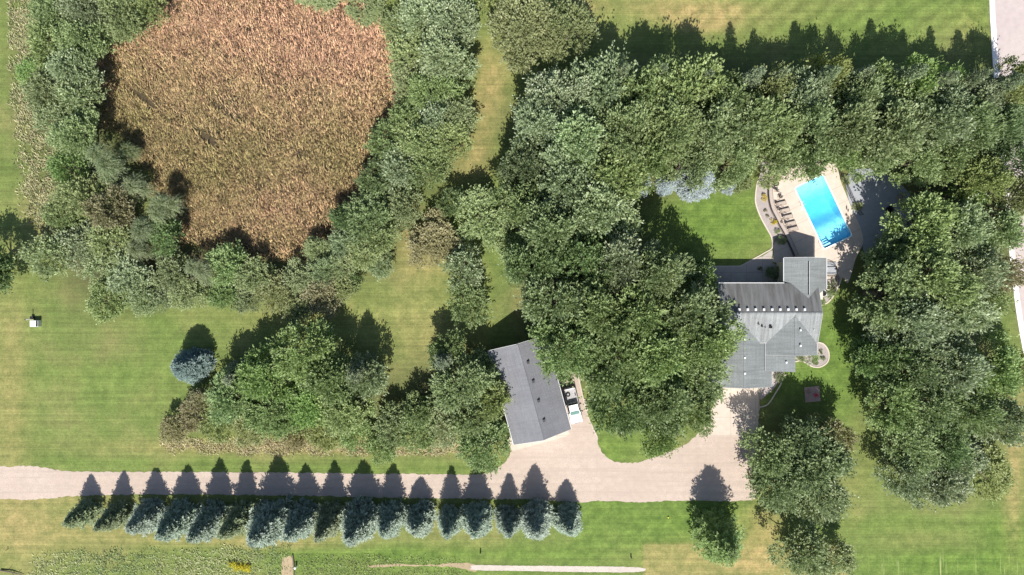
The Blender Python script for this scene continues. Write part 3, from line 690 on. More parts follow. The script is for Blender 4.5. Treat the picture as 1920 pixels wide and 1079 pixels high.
# walls
wall_prism('wall', MX0 + .5, MX1 - .5, YS + .5, YN - .5, ZE - .05, ZR - .35, 'X', M_SIDE, house)
wall_prism('wall', 43.6, 49.3, -1.9, 4.2, 4.42, 5.42, 'Y', M_SIDE, house)
wall_prism('wall', 40.7, 47.6, -10.15, -7.4, 4.84, 6.15, 'Y', M_SIDE, house)
wall_prism('wall', 31.9, 40.65, -15.3, -7.9, 4.03, 5.5, 'Y', M_SIDE, house)
MB().box((42.3, -11.6, 2.3), (3.5, 2.6, 4.6)).build('wall', M_SIDE, house)
# roofs
rm = gable_roof('roof', YS, YN, YR, ZE, ZR, MX0, MX1, M_SHX, house, 'X')
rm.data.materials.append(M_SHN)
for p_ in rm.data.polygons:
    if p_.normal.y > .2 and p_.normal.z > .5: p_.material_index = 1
rn = gable_roof('roof', 43.1, 49.8, 46.45, 4.55, 5.75, -1, 4.69, M_SHY, house, 'Y', ends=(0.2, 4.69, -2.2, 4.69, -0.15, 4.69))
rs = gable_roof('roof', 40.1, 48.15, 44.12, 4.86, 6.5, -10.6, -4.4, M_SHY, house, 'Y', ends=(-10.6, -8.3, -10.6, -4.5, -10.6, -8.3))
rg = gable_roof('roof', 31.4, 41.3, 36.4, 4.1, 5.9, -15.75, -5.2, M_SHY, house, 'Y', ends=(-15.75, -7.5, -15.75, -5.6, -15.75, -7.5))
# low porch roof carried on from the south-east gable
def slab(name, pts, th, mat, parent):
    n = len(pts); o = MB().add(list(pts) + [(x, y, z - th) for x, y, z in pts], [tuple(range(n)), tuple(range(2 * n - 1, n - 1, -1))] + [(i, i + n, (i + 1) % n + n, (i + 1) % n) for i in range(n)]).build(name, mat, parent); bm_fix(o); return o
slab('roof', [(40.12, -13.25, 4.83), (44.4, -13.25, 5.75), (44.4, -10.2, 5.75), (40.12, -10.2, 4.83)], .2, M_SHY, house)
slab('wall', [(44.05, -12.9, 5.5), (44.05, -10.7, 5.5), (44.05, -10.7, .0), (44.05, -12.9, .0)], .001, M_SIDE, house) if False else None
# gutters and fascia boards (bright edges)
M_GUTG = mat_plain('grey_gutter', (0.30, 0.31, 0.31), .5, .5, var=.05)
def edge(p, q, parent, w_=.11, h=.14): return MB().bar(p, q, w_, h).build('gutter', M_GUTG if min(p[1], q[1]) < -3 else M_GUT, parent)
edge((MX0, YN + .06, ZE - .07), (43.0, YN + .06, ZE - .07), rm); edge((MX0, YS - .06, ZE - .07), (MX1, YS - .06, ZE - .07), rm)
def rake(parent, pts):
    mb = MB()
    for a, b in zip(pts[:-1], pts[1:]): mb.bar(a, b, .06, .2)
    return mb.build('fascia_board', M_GUTG if pts[0][1] < -3 or pts[0][0] > 48 else M_GUT, parent)
rake(rm, [(MX0 - .05, YN, ZE - .09), (MX0 - .05, YR, ZR - .09), (MX0 - .05, YS, ZE - .09)])
rake(rm, [(MX1 + .05, YN - .9, ZE + .25), (MX1 + .05, YR, ZR - .09), (MX1 + .05, YS, ZE - .09)])
rake(rn, [(43.1, 4.74, 4.46), (46.45, 4.74, 5.66), (49.8, 4.74, 4.46)])
edge((49.87, -.1, 4.48), (49.87, 4.69, 4.48), rn); edge((43.03, .75, 4.48), (43.03, 4.69, 4.48), rn)
rake(rs, [(44.12, -10.65, 6.41), (48.15, -10.65, 4.77)]); rake(rs, [(40.1, -10.65, 4.72), (44.12, -10.65, 6.37)])
edge((48.22, -10.6, 4.79), (48.22, -8.75, 4.79), rs); edge((40.03, -13.2, 4.76), (40.03, -8.4, 4.76), rs)
rake(rg, [(31.4, -15.8, 4.01), (36.4, -15.8, 5.81), (41.3, -15.8, 4.01)]); edge((41.37, -15.75, 4.03), (41.37, -13.3, 4.03), rg); edge((31.33, -15.75, 4.03), (31.33, -8.8, 4.03), rg)
# ridge caps
def ridge(parent, p, q, mat): return MB().bar(p, q, .28, .07).build('ridge_cap', mat, parent)
ridge(rm, (MX0, YR, ZR + .0), (MX1, YR, ZR + .0), M_SHX); ridge(rs, (44.12, -10.6, 6.5), (44.12, -4.3, 6.5), M_SHY)
ridge(rg, (36.4, -15.75, 5.9), (36.4, -6.0, 5.9), M_SHY)
MB().bar((46.45, -1.1, 5.79), (46.45, 4.1, 5.79), .12, .13).build('ridge_vent', M_DARK, rn); MB().bar((46.58, -1.1, 5.76), (46.58, 4.1, 5.76), .06, .09).build('ridge_cap', M_GALV, rn)
# roof vents
def box_vent(parent, p, n=.36):
    mb = MB(); mb.box((p[0], p[1], p[2] + .16), (n, n, .26)); o = mb.build('roof_vent', M_GALV, parent, bevel=.02)
    return o
def zmain(y): return ZE + (ZR - ZE) * (1 - abs(y - YR) / (YN - YR))
for px in (1386, 1401.6, 1416.6, 1432, 1447.5, 1462.6, 1477.6, 1493, 1508.5):
    p = W(px, 580.7, 6.5); box_vent(rm, (p.x, p.y, zmain(p.y)))
for px, py in ((1394.5, 637), (1394.5, 671), (1394.5, 700.5)): p = W(px, py, 5.9); box_vent(rg, (p.x + .15, p.y, 5.82), .3)
for px, py in ((1500.7, 619.6), (1500.7, 648.7)): p = W(px, py, 6.4); box_vent(rs, (p.x, p.y, 6.28), .3)
p = W(1474.5, 680, 5.6); box_vent(rs, (p.x, p.y, 5.42), .3)
for px, py, r, h in ((1421.6, 608, .09, .55), (1429, 612, .14, .38), (1435.5, 614, .07, .3), (1528, 619, .06, .25)):
    p = W(px, py, 6.1); z = zmain(p.y); o = MB().cone((p.x, p.y, z - .1), (p.x, p.y, z + h), r, r, 10).build('vent_pipe', M_BLACK if r > .06 else M_GALV, rm)
p = W(1445, 613.5, 6.1); z = zmain(p.y); o = MB().box((p.x, p.y, z + .15), (.32, .32, .5)).build('roof_vent', M_BLACK, rm); MB().box((p.x, p.y, z + .42), (.4, .4, .05)).build('cap', M_DARK, o)
# windows and doors
for x in (34.2, 36.6, 39.2, 41.6): window_on(house, (x, YN - .5, 3.2), 1.3, 1.3, 'N')
for x in (35.2, 40.3): window_on(house, (x, YN - .5, 1.2), 1.8, 1.9, 'N')
for x in (44.9, 47.9): window_on(house, (x, 4.2, 2.6), 1.4, 1.6, 'N')
for y in (1.2, 3.0): window_on(house, (49.3, y, 2.8), 1.0, 1.4, 'E')
for y in (-2.4, -6.4): window_on(house, (MX1 - .5, y, 2.8), 1.2, 1.4, 'E')
window_on(house, (45.9, -10.15, 2.6), 1.6, 1.5, 'S'); window_on(house, (42.4, -12.9, 2.5), 1.5, 1.5, 'S')
for x in (34.3, 38.2):
    dr = MB().box((x, -15.33, 1.15), (2.9, .08, 2.3)).build('garage_door', M_TRIM, house)
    g = MB()
    for k in range(1, 4): g.box((x, -15.385, k * .57), (2.9, .02, .03))
    g.build('panel_joint', M_GUT, dr)
dr = MB().box((44.6, -10.4, 1.05), (.95, .1, 2.1)).build('door', mat_plain('door_paint', (.12, .05, .04), .4), house)
MB().cone((44.95, -10.5, 1.05), (44.95, -10.42, 1.05), .04, .04, 8).build('handle', M_GALV, dr)

# detached garage
G = empty('garage', (0, 0, 0), 0, 'detached garage with a charcoal shingle gable roof beside the white pickup', 'garage')
ge, gr = 4.0, 6.5
nw = W(915.3, 658.7, ge).to_2d(); sw = W(963.2, 834, ge).to_2d(); se = W(1070.9, 805, ge).to_2d()
gv = (nw - sw).normalized(); gu = Vector((gv.y, -gv.x)); GL = (nw - sw).length; GW = (se - sw).dot(gu)
G.location = (*sw, 0); G.rotation_euler = (0, 0, math.atan2(gu.y, gu.x))
gable = gable_roof('roof', 0, GW, GW / 2, ge, gr, 0, GL, M_SHG, G, 'Y')
wall_prism('wall', .45, GW - .45, .4, GL - .4, ge - .02, gr - .42, 'Y', M_SIDE2, G)
edge((-.05, 0, ge - .08), (-.05, GL, ge - .08), gable, .08); edge((GW + .05, 0, ge - .08), (GW + .05, GL, ge - .08), gable, .08)
rake(gable, [(0, -.06, ge - .1), (GW / 2, -.06, gr - .1), (GW, -.06, ge - .1)]); rake(gable, [(0, GL + .06, ge - .1), (GW / 2, GL + .06, gr - .1), (GW, GL + .06, ge - .1)])
MB().bar((GW / 2, 0, gr + .0), (GW / 2, GL, gr + .0), .3, .07).build('ridge_cap', M_SHG, gable)
for f in (.205, .405, .61, .815):
    x = GW / 2 + .95; z = gr - (x - GW / 2) / (GW / 2) * (gr - ge)
    v_ = MB().box((x, GL * (1 - f), z + .12), (.34, .34, .28)).build('roof_vent', M_BLACK, gable, bevel=.02); MB().box((x - .02, GL * (1 - f) - .02, z + .275), (.4, .4, .03)).build('cap', M_BLACK, v_)
for x in (2.5, 6.9):
    dr = MB().box((x, .37, 1.3), (3.2, .08, 2.6)).build('garage_door', M_TRIM, G)
    g = MB()
    for k in range(1, 4): g.box((x, .32, k * .65), (3.2, .02, .03))
    g.build('panel_joint', M_GUT, dr)
dr = MB().box((GW - .42, 10.0, 1.05), (.08, .95, 2.1)).build('door', M_TRIM, G); MB().box((GW - .36, 9.65, 1.05), (.05, .1, .05)).build('handle', M_GALV, dr)
for y in (3.2, 6.4, 12.6):
    o = MB().box((GW - .42, y, 1.7), (.05, 1.1, .9)).build('window', M_GLASSW, G); MB().add([(GW - .37, y + sy * w2, 1.7 + sz * h2) for w2, h2 in ((.55, .45), (.63, .53)) for sy, sz in ((-1, -1), (1, -1), (1, 1), (-1, 1))], [(i, (i + 1) % 4, (i + 1) % 4 + 4, i + 4) for i in range(4)]).build('frame', M_TRIM, o)

# ------------------------------------------------------------------ swimming pool
pool = empty('swimming_pool', (pc.x, pc.y, 0), POOL_A, 'bright blue rectangular in-ground swimming pool set in the beige deck', 'swimming pool')
def tile_mat():
    m, t, out = new_mat('pool_liner'); tc = coords(t)
    a = noise(t, tc, 1.1, 5, .65); vo = N(t, 'ShaderNodeTexVoronoi', feature='DISTANCE_TO_EDGE'); vo.inputs['Scale'].default_value = 1.6
    wv = noise(t, tc, 0.8, 2); mx = mix(t, .25, tc, wv) if False else tc
    L(t, tc, vo.inputs['Vector'])
    c = ramp(t, a, [(0.25, (0.30, 0.66, 0.80)), (0.6, (0.42, 0.77, 0.88)), (0.8, (0.52, 0.84, 0.92))]).outputs[0]
    principled(t, out, c, 0.5, 0.3); return m
M_LINER = tile_mat()
def water_mat():
    m, t, out = new_mat('pool_water')
    n = noise(t, coords(t), 2.6, 4, .6); b = t.nodes.new('ShaderNodeBump'); b.inputs['Strength'].default_value = .5; b.inputs['Distance'].default_value = .12; L(t, n, b.inputs['Height'])
    tr = t.nodes.new('ShaderNodeBsdfTransparent'); tr.inputs[0].default_value = (.93, .98, 1, 1)
    gl = t.nodes.new('ShaderNodeBsdfGlossy'); gl.inputs['Roughness'].default_value = .06; L(t, b.outputs[0], gl.inputs['Normal'])
    fr = t.nodes.new('ShaderNodeFresnel'); fr.inputs['IOR'].default_value = 1.33; L(t, b.outputs[0], fr.inputs['Normal'])
    ms = t.nodes.new('ShaderNodeMixShader'); L(t, fr.outputs[0], ms.inputs[0]); L(t, tr.outputs[0], ms.inputs[1]); L(t, gl.outputs[0], ms.inputs[2]); L(t, ms.outputs[0], out.inputs[0])
    va = t.nodes.new('ShaderNodeVolumeAbsorption'); va.inputs['Color'].default_value = (0.08, 0.74, 0.93, 1); va.inputs['Density'].default_value = .32; L(t, va.outputs[0], out.inputs['Volume'])
    return m
def pool_depth(uu):   # deeper in the middle, shallow shelf at both ends
    return 1.05 + 1.35 * math.exp(-((uu + 1.0) / 2.7) ** 4)
def local_rr(l, w_, r, n=4):
    o = []
    for sx, sy, a0 in ((1, 1, 0), (-1, 1, 90), (-1, -1, 180), (1, -1, 270)):
        for k in range(n + 1):
            a = R(a0 + 90 * k / n); o.append((sx * (l - r) + r * math.cos(a), sy * (w_ - r) + r * math.sin(a)))
    return o
rim = local_rr(hl, hw, .35)
mb = MB(); NU, NVv = 24, 8; zt = .05
prof = []; n = len(rim)
# walls
vs = [(x, y, zt) for x, y in rim] + [(x, y, -pool_depth(x)) for x, y in rim]
mb.add(vs, [((i + 1) % n, i, i + n, (i + 1) % n + n) for i in range(n)])
mb.build('pool_wall', M_LINER, pool)
mb = MB(); g = []
for i in range(NU + 1):
    x = -hl - .02 + (2 * hl + .04) * i / NU
    for j in range(NVv + 1): g.append((x, -hw - .02 + (2 * hw + .04) * j / NVv, -pool_depth(max(-hl, min(hl, x))) + .01))
mb.add(g, [(i * (NVv + 1) + j, (i + 1) * (NVv + 1) + j, (i + 1) * (NVv + 1) + j + 1, i * (NVv + 1) + j + 1) for i in range(NU) for j in range(NVv)])
mb.build('pool_floor', M_LINER, pool, smooth=True)
inner = local_rr(hl - .01, hw - .01, .35)
wtr = MB().prism(inner, -3.2, -.10).build('water', water_mat(), pool); bm_fix(wtr)
cop = []
for (x, y), (x2, y2) in zip(local_rr(hl, hw, .35), local_rr(hl + .16, hw + .16, .45)): cop.append((x, y, x2, y2))
vs = []; fs = []
for x, y, x2, y2 in cop: vs += [(x, y, -.06), (x, y, .085), (x2, y2, .085), (x2, y2, .03)]
m_ = len(cop)
for i in range(m_):
    a, b = 4 * i, 4 * ((i + 1) % m_)
    for k in range(3): fs.append((a + k, b + k, b + k + 1, a + k + 1))
o = MB().add(vs, fs).build('coping', mat_plain('coping_white', (.78, .80, .80), .5, .4, var=.03), pool); bm_fix(o)
# corner steps at the house end: white stepped tread inside the water
def pl(px, py): q = W(px, py).to_2d() - pc; return (q.dot(ux), q.dot(uy))
s_ = MB()
for k in range(3): s_.box((hl - .35 - .35 * k, -hw + .75, -.28 - .27 * k - .3), (.36, 1.5, .6))
s_.build('step', M_LINER, pool)
def rail(parent, c, along, out_):
    c = Vector(c); along = Vector(along); out_ = Vector(out_); mb = MB()
    for s in (-1, 1):
        b = c + along * s * .28; pts = [b - out_ * .45 + Vector((0, 0, .05)), b - out_ * .42 + Vector((0, 0, .75)), b - out_ * .2 + Vector((0, 0, .92)), b + out_ * .12 + Vector((0, 0, .85)), b + out_ * .25 + Vector((0, 0, -.6))]
        mb.tube(pts, .025, 8)
    for z in (-.25, -.5): mb.box(c + out_ * .25 + Vector((0, 0, z)), (.5, .12, .04) if abs(along.x) > .5 else (.12, .5, .04))
    return mb.build('ladder', M_GALV, parent)
lx, ly = pl(1499, 384); rail(pool, (lx, -hw, 0), (1, 0, 0), (0, 1, 0)); rail(pool, (hl - .9, -hw, 0), (1, 0, 0), (0, 1, 0))
MB().cone((-1.9, -hw - .45, .055), (-1.9, -hw - .45, .075), .2, .2, 16).build('skimmer_lid', M_TRIM, pool)
# ------------------------------------------------------------------ objects
def road_dir(px1, py1, px2, py2): a = W(px1, py1); b = W(px2, py2); return math.atan2(b.y - a.y, b.x - a.x)
M_WHITE = mat_plain('white_paint', (.80, .80, .79), .25, .6, var=.02); M_TYRE = mat_plain('tyre_rubber', (.02, .02, .02), .85, .2)
M_GLS = mat_plain('windscreen_glass', (.09, .17, .16), .10, .7, var=.1); M_LINERB = mat_plain('bed_liner', (.30, .29, .30), .8, .2, var=.2)
M_RED = mat_plain('red_fabric', (.50, .04, .08), .7, .2); M_CHROME = mat_plain('chrome', (.6, .6, .62), .2, .6, metal=.9)
M_LAMP = mat_plain('lamp_glass', (.7, .72, .72), .1, .7); M_TAIL = mat_plain('tail_lamp', (.35, .01, .01), .2, .6)
def extr(mb, prof, y0, y1):   # profile in x,z extruded over y
    n = len(prof); mb.add([(x, y0, z) for x, z in prof] + [(x, y1, z) for x, z in prof], [tuple(range(n)), tuple(range(2 * n - 1, n - 1, -1))] + [(i, i + n, (i + 1) % n + n, (i + 1) % n) for i in range(n)]); return mb
# pickup: +x is forward
tc_ = W(1074.6, 761.5, 1.0); ta = road_dir(1066.8, 728, 1082.2, 793.5)
T = empty('pickup_truck', (tc_.x, tc_.y, 0), ta, 'white two-door pickup truck with an open bed parked beside the garage', 'pickup truck')
hwid = .98
mb = MB()
extr(mb, [(.95, .45), (2.8, .42), (2.86, .8), (2.78, 1.02), (1.45, 1.16), (.95, 1.18)], -hwid + .02, hwid - .02)      # engine bay
extr(mb, [(-.45, .42), (.96, .42), (.96, 1.17), (-.45, 1.17)], -hwid + .01, hwid - .01)
b = mb.build('body', M_WHITE, T, bevel=.06); bm_fix(b)
mb = MB(); mb.box((2.10, 0, 1.12), (1.25, 1.5, .07), M=Matrix.Rotation(R(5), 4, 'Y')); o = mb.build('hood', M_WHITE, T, bevel=.03)
# cab: tapered greenhouse
def loft(a, b): return a + b
lo = [(-.42, -.93), (1.42, -.93), (1.42, .93), (-.42, .93)]; hi = [(-.30, -.74), (.66, -.74), (.66, .74), (-.30, .74)]
mb = MB().add([(x, y, 1.14) for x, y in lo] + [(x, y, 1.80) for x, y in hi], [(3, 2, 1, 0), (4, 5, 6, 7), (0, 1, 5, 4), (1, 2, 6, 5), (2, 3, 7, 6), (3, 0, 4, 7)])
cab = mb.build('cab', M_WHITE, T, bevel=.05)
def quad_slab(name, pts, mat, parent, th=.02):
    P = [Vector(p) for p in pts]; nn = (P[1] - P[0]).cross(P[3] - P[0]).normalized() * th
    o = MB().add([p for p in P] + [p + nn for p in P], [(3, 2, 1, 0), (4, 5, 6, 7), (0, 1, 5, 4), (1, 2, 6, 5), (2, 3, 7, 6), (3, 0, 4, 7)]).build(name, mat, parent); bm_fix(o); return o
quad_slab('windscreen', [(1.40, -.82, 1.17), (1.40, .82, 1.17), (.72, .68, 1.77), (.72, -.68, 1.77)], M_GLS, T)
quad_slab('rear_window', [(-.42, .75, 1.22), (-.42, -.75, 1.22), (-.32, -.62, 1.72), (-.32, .62, 1.72)], M_DARK, T)
for s in (-1, 1):
    quad_slab('side_window', [(-.2 if s > 0 else 1.1, s * .925, 1.2), (1.1 if s > 0 else -.2, s * .925, 1.2), (.62 if s > 0 else -.2, s * .775, 1.7), (-.2 if s > 0 else .62, s * .775, 1.7)], M_DARK, T, -.02 if s > 0 else -.02)
    m = MB().box((1.0, s * 1.12, 1.22), (.12, .26, .2)); m.bar((1.0, s * .9, 1.2), (1.0, s * 1.05, 1.2), .05, .05); m.build('mirror', M_BLACK, T, bevel=.02)
    MB().box((2.84, s * .74, .84), (.06, .3, .18)).build('headlight', M_LAMP, T, bevel=.02); MB().box((-2.88, s * .88, .85), (.05, .14, .4)).build('tail_light', M_TAIL, T)
    d = MB().box((.35, s * (hwid - .015), .82), (1.25, .03, .66)).build('door', M_WHITE, T, bevel=.01); MB().box((-.1, s * (hwid + .01), 1.02), (.16, .03, .04)).build('handle', M_BLACK, d)
# bed
bed = MB(); bed.box((-1.68, -hwid + .06, .85), (2.4, .12, .64)).box((-1.68, hwid - .06, .85), (2.4, .12, .64)).box((-.50, 0, .85), (.08, 1.72, .6)).build('bed_side', M_WHITE, T, bevel=.02)
MB().box((-2.85, 0, .85), (.08, 1.72, .6)).build('tailgate', M_WHITE, T, bevel=.02)
MB().box((-1.68, 0, .60), (2.26, 1.70, .1)).build('bed_floor', M_LINERB, T)
MB().box((-1.68, -hwid + .06, 1.18), (2.4, .13, .03)).box((-1.68, hwid - .06, 1.18), (2.4, .13, .03)).build('bed_rail', M_LINERB, T)
MB().box((2.92, 0, .55), (.14, 1.9, .22)).build('bumper', M_CHROME, T, bevel=.04); MB().box((-2.95, 0, .52), (.14, 1.8, .2)).build('bumper', M_CHROME, T, bevel=.04)
MB().box((2.86, 0, .82), (.05, 1.1, .24)).build('grille', M_BLACK, T)
for x in (-1.75, 1.85):
    for s in (-1, 1):
        wh = MB().cone((x, s * .72, .38), (x, s * .97, .38), .38, .38, 24).build('wheel', M_TYRE, T, bevel=.03); MB().cone((x, s * .96, .38), (x, s * .985, .38), .22, .2, 16).build('rim', M_CHROME, wh)
# spare tyre lying in the truck bed
Mt = Matrix.Translation(T.location) @ Matrix.Rotation(ta, 4, 'Z'); q = Mt @ Vector((-1.95, -.38, .66))
sp_o = empty('spare_tyre', (q.x, q.y, .655), 0, 'black spare tyre lying flat in the bed of the pickup', 'tyre')
def torus(mb, r, t, z, n=24, k=8, sx=1, sy=1):
    vs = []; fs = []
    for i in range(n):
        a = 2 * math.pi * i / n
        for j in range(k):
            b_ = 2 * math.pi * j / k; rr = r + t * math.cos(b_); vs.append((rr * math.cos(a) * sx, rr * math.sin(a) * sy, z + t * math.sin(b_)))
    for i in range(n):
        for j in range(k): fs.append((i * k + j, ((i + 1) % n) * k + j, ((i + 1) % n) * k + (j + 1) % k, i * k + (j + 1) % k))
    return mb.add(vs, fs)
torus(MB(), .27, .11, .11).build('tyre', M_TYRE, sp_o, smooth=True); MB().cone((0, 0, .06), (0, 0, .12), .2, .2, 18).build('rim', M_LINERB, sp_o)

# sun loungers
M_SLING = mat_plain('taupe_sling', (.33, .28, .24), .8, .2, var=.08); M_FRM = mat_plain('bronze_frame', (.10, .08, .07), .5, .4)
def make_lounger(label):
    e = empty('sun_lounger', (0, 0, 0), 0, label, 'sun lounger', 'sun loungers in a line beside the pool')
    MB().box((.32, 0, .35), (1.25, .56, .035)).build('seat', M_SLING, e)
    bk = MB().bar((-.30, 0, .36), (-.78, 0, .72), .56, .035).build('backrest', M_SLING, e)
    f = MB()
    for s in (-1, 1): f.bar((-.85, s * .31, .33), (.98, s * .31, .33), .045, .06); f.bar((-.3, s * .31, .38), (-.80, s * .31, .75), .04, .05); f.bar((-.25, s * .33, .56), (.15, s * .33, .56), .06, .03); f.bar((.12, s * .33, .35), (.12, s * .33, .56), .03, .03)
    f.bar((.97, -.31, .33), (.97, .31, .33), .05, .06).bar((-.80, -.31, .75), (-.80, .31, .75), .05, .05)
    f.build('frame', M_FRM, e)
    for x in (-.7, .8):
        for s in (-1, 1): MB().bar((x, s * .31, 0), (x, s * .31, .32), .045, .045).build('leg', M_FRM, e)
    return e
def copy_tree(o, parent=None):
    c = o.copy(); COL.objects.link(c)
    if parent: c.parent = parent
    for ch in list(o.children): copy_tree(ch, c)
    return c
ords = ['sun lounger at the north end of the line, nearest the black patio furniture', 'second sun lounger from the patio furniture, just below the small round table', 'middle sun lounger of the five on the pool deck', 'fourth sun lounger from the patio furniture, next to last before the house shadow', 'sun lounger nearest the house, its foot at the edge of the roof shadow']
l0 = None
for (px, py), lb in zip([(1463, 382.5), (1470, 395.5), (1475.5, 407.5), (1481, 420), (1485.5, 430.5)], ords):
    o = make_lounger(lb) if l0 is None else copy_tree(l0)
    if l0 is None: l0 = o
    o['label'] = lb; p = W(px, py, .4); o.location = (p.x, p.y, .056); o.rotation_euler = (0, 0, R(14))
def round_table(name, px, py, r, h, label, cat, mat, z=.056, group=None):
    p = W(px, py, h); e = empty(name, (p.x, p.y, z), .4, label, cat, group)
    MB().cone((0, 0, h - .03), (0, 0, h), r, r, 20).build('tabletop', mat, e)
    for k in range(3):
        a = k * 2.094; MB().bar((r * .8 * math.cos(a), r * .8 * math.sin(a), 0), (r * .5 * math.cos(a), r * .5 * math.sin(a), h - .03), .035, .035).build('leg', M_BLACK, e)
    return e
round_table('side_table', 1459.5, 392, .24, .45, 'small round dark side table between the first two sun loungers', 'table', M_FRM)
round_table('side_table', 1465.5, 416.5, .22, .45, 'small round dark side table between the third and fourth sun loungers', 'table', M_FRM)
round_table('patio_table', 1455.5, 344.5, .48, .72, 'round black patio table at the tree end of the pool deck', 'table', M_BLACK)
def chair(px, py, rz, label, mat=M_BLACK, z=.056, seat=None, group='black chairs at the tree end of the pool deck'):
    p = W(px, py, .5); e = empty('patio_chair', (p.x, p.y, z), R(rz), label, 'chair', group)
    s = MB()
    for k in range(6): s.box((-.2 + k * .08, 0, .43), (.055, .46, .025))
    s.build('seat', seat or mat, e)
    bkm = MB().bar((-.25, 0, .85), (-.25, .0, .84), .46, .05)
    for k in range(5): bkm.bar((-.22, -.2 + .1 * k, .43), (-.30, -.2 + .1 * k, .86), .05, .02)
    bkm.build('backrest', seat or mat, e)
    for x in (-.2, .2):
        for y in (-.22, .22): MB().bar((x, y, 0), (x, y, .42), .035, .035).build('leg', mat, e)
    a = MB()
    for y in (-.25, .25): a.bar((-.24, y, .64), (.2, y, .64), .05, .03); a.bar((.18, y, .42), (.18, y, .63), .03, .03)
    a.build('armrest', mat, e); return e
chair(1457.5, 337, -80, 'black patio chair on the tree side of the round black table')
chair(1450.5, 351, 40, 'black patio chair between the round black table and the stone wall')
chair(1457, 357, 80, 'black patio chair south of the round black table')
chair(1463, 368.5, 150, 'lone dark patio chair just above the first sun lounger')
chair(1521, 330, -60, 'patio chair half hidden under leaves at the far end of the pool', M_TRIM, group=None)

# retaining wall beside the bed
def labelled(o, label, cat, group=None): return tag(o, label, cat, group)
wallp = px_path([(1453, 300), (1446, 325), (1443.5, 345), (1444, 372), (1449, 393), (1457, 409), (1465, 425), (1474, 441), (1484, 462), (1492, 480)], 6)
rw = ribbon_mb(wallp, .85, -.1, .36).build('retaining_wall', M_WALLSTONE); labelled(rw, 'curved low stone retaining wall between the flower bed and the pool deck', 'wall')
capm = ribbon_mb([Vector((p.x - .36, p.y)) for p in wallp], .16, .36, .50).build('parapet', M_BLACK, rw)
cp = ribbon_mb([Vector((p.x + .02, p.y)) for p in wallp], .5, .362, .40).build('capstone', mat_plain('cap_stone', (.33, .28, .25), .8), rw)

# metal pool fence
def fence(name, pts, h, label, closed=False, gap=.13, z=0.0):
    P = px_path(pts, 3); e = empty(name, (P[0].x, P[0].y, z), 0, label, 'fence'); o = P[0].copy()
    P = [p - o for p in P]; r_ = MB(); pk = MB()
    for a, b in zip(P[:-1], P[1:]):
        for zz in (.12, h - .18, h): r_.bar((a.x, a.y, zz), (b.x, b.y, zz), .04, .035)
        n = max(1, int((b - a).length / gap))
        for k in range(n): q = a.lerp(b, k / n); pk.box((q.x, q.y, h / 2 + .03), (.02, .02, h))
    r_.build('rail', M_BLACK, e); pk.build('picket', M_BLACK, e)
    acc = 9
    for i, p in enumerate(P):
        if i: acc += (p - P[i - 1]).length
        if acc > 1.7 or i == len(P) - 1: MB().box((p.x, p.y, (h + .1) / 2), (.07, .07, h + .1)).build('post', M_BLACK, e); acc = 0
    return e
fence('metal_fence', [(1569, 300), (1573, 325), (1580, 342), (1588, 358), (1597, 378), (1606, 396), (1612, 404)], 1.25, 'black metal picket fence along the east side of the pool deck')
fence('metal_railing', [(1549, 495.5), (1556, 496.5), (1564, 502), (1566.5, 511)], 1.0, 'black metal railing beside the pool-end corner of the house', z=.03)
fence('metal_railing', [(1549, 517), (1558, 517), (1567, 517), (1567, 525), (1550, 525)], .95, 'rectangular black railing round the stairwell at the house wall', z=.03)
labelled(MB().box((0, 0, .18), (1.6, 1.2, .36)).box((0, .45, .09), (1.6, 1.9, .18)).build('stone_step', M_FLAG), 'grey stone steps between the two black railings', 'steps').location = (*W(1558, 508).to_2d(), 0.03)

# fire pit
fp = W(1666.4, 394.3); e = empty('fire_pit', (fp.x, fp.y, .03), 0, 'round black fire pit in the middle of the flagstone patio', 'fire pit')
torus(MB(), .58, .09, .3).build('rim', M_BLACK, e, smooth=True); MB().cone((0, 0, .0), (0, 0, .28), .42, .58, 24, False).build('bowl', M_BLACK, e); MB().cone((0, 0, .1), (0, 0, .12), .5, .5, 24).build('ash_bed', M_DARK, e)
for k in range(3): a = k * 2.09; MB().bar((.5 * math.cos(a), .5 * math.sin(a), 0), (.45 * math.cos(a), .45 * math.sin(a), .25), .05, .05).build('leg', M_BLACK, e)
chair(1690, 385, 170, 'weathered wooden patio chair beside the fire pit in tree shade', M_WOODD, .03, group=None)

# boulders in the patio bed
def rock(px, py, r, label, mat=None, seed=1):
    rnd = random.Random(seed); import bmesh
    b = bmesh.new(); bmesh.ops.create_icosphere(b, subdivisions=3, radius=r)
    from mathutils import noise as mn
    for v in b.verts:
        k = 1 + .35 * mn.noise(v.co / r * 1.3 + Vector((seed, 0, 0))); v.co = v.co * k; v.co.z *= .6; v.co.z += r * .25
    me = D.meshes.new('boulder'); b.to_mesh(me); b.free(); me.materials.append(mat or M_WALLSTONE)
    for p_ in me.polygons: p_.use_smooth = True
    o = D.objects.new('boulder', me); COL.objects.link(o); o.location = (*W(px, py).to_2d(), .02); return labelled(o, label, 'boulder')
rock(1685, 372, .5, 'brown boulder at the shaded edge of the flagstone patio', seed=3); rock(1692, 378, .35, 'smaller brown boulder beside the fire pit patio edge', seed=5)
rock(1693, 366, .42, 'boulder under the tree edge at the north-east of the flagstone patio', seed=8)

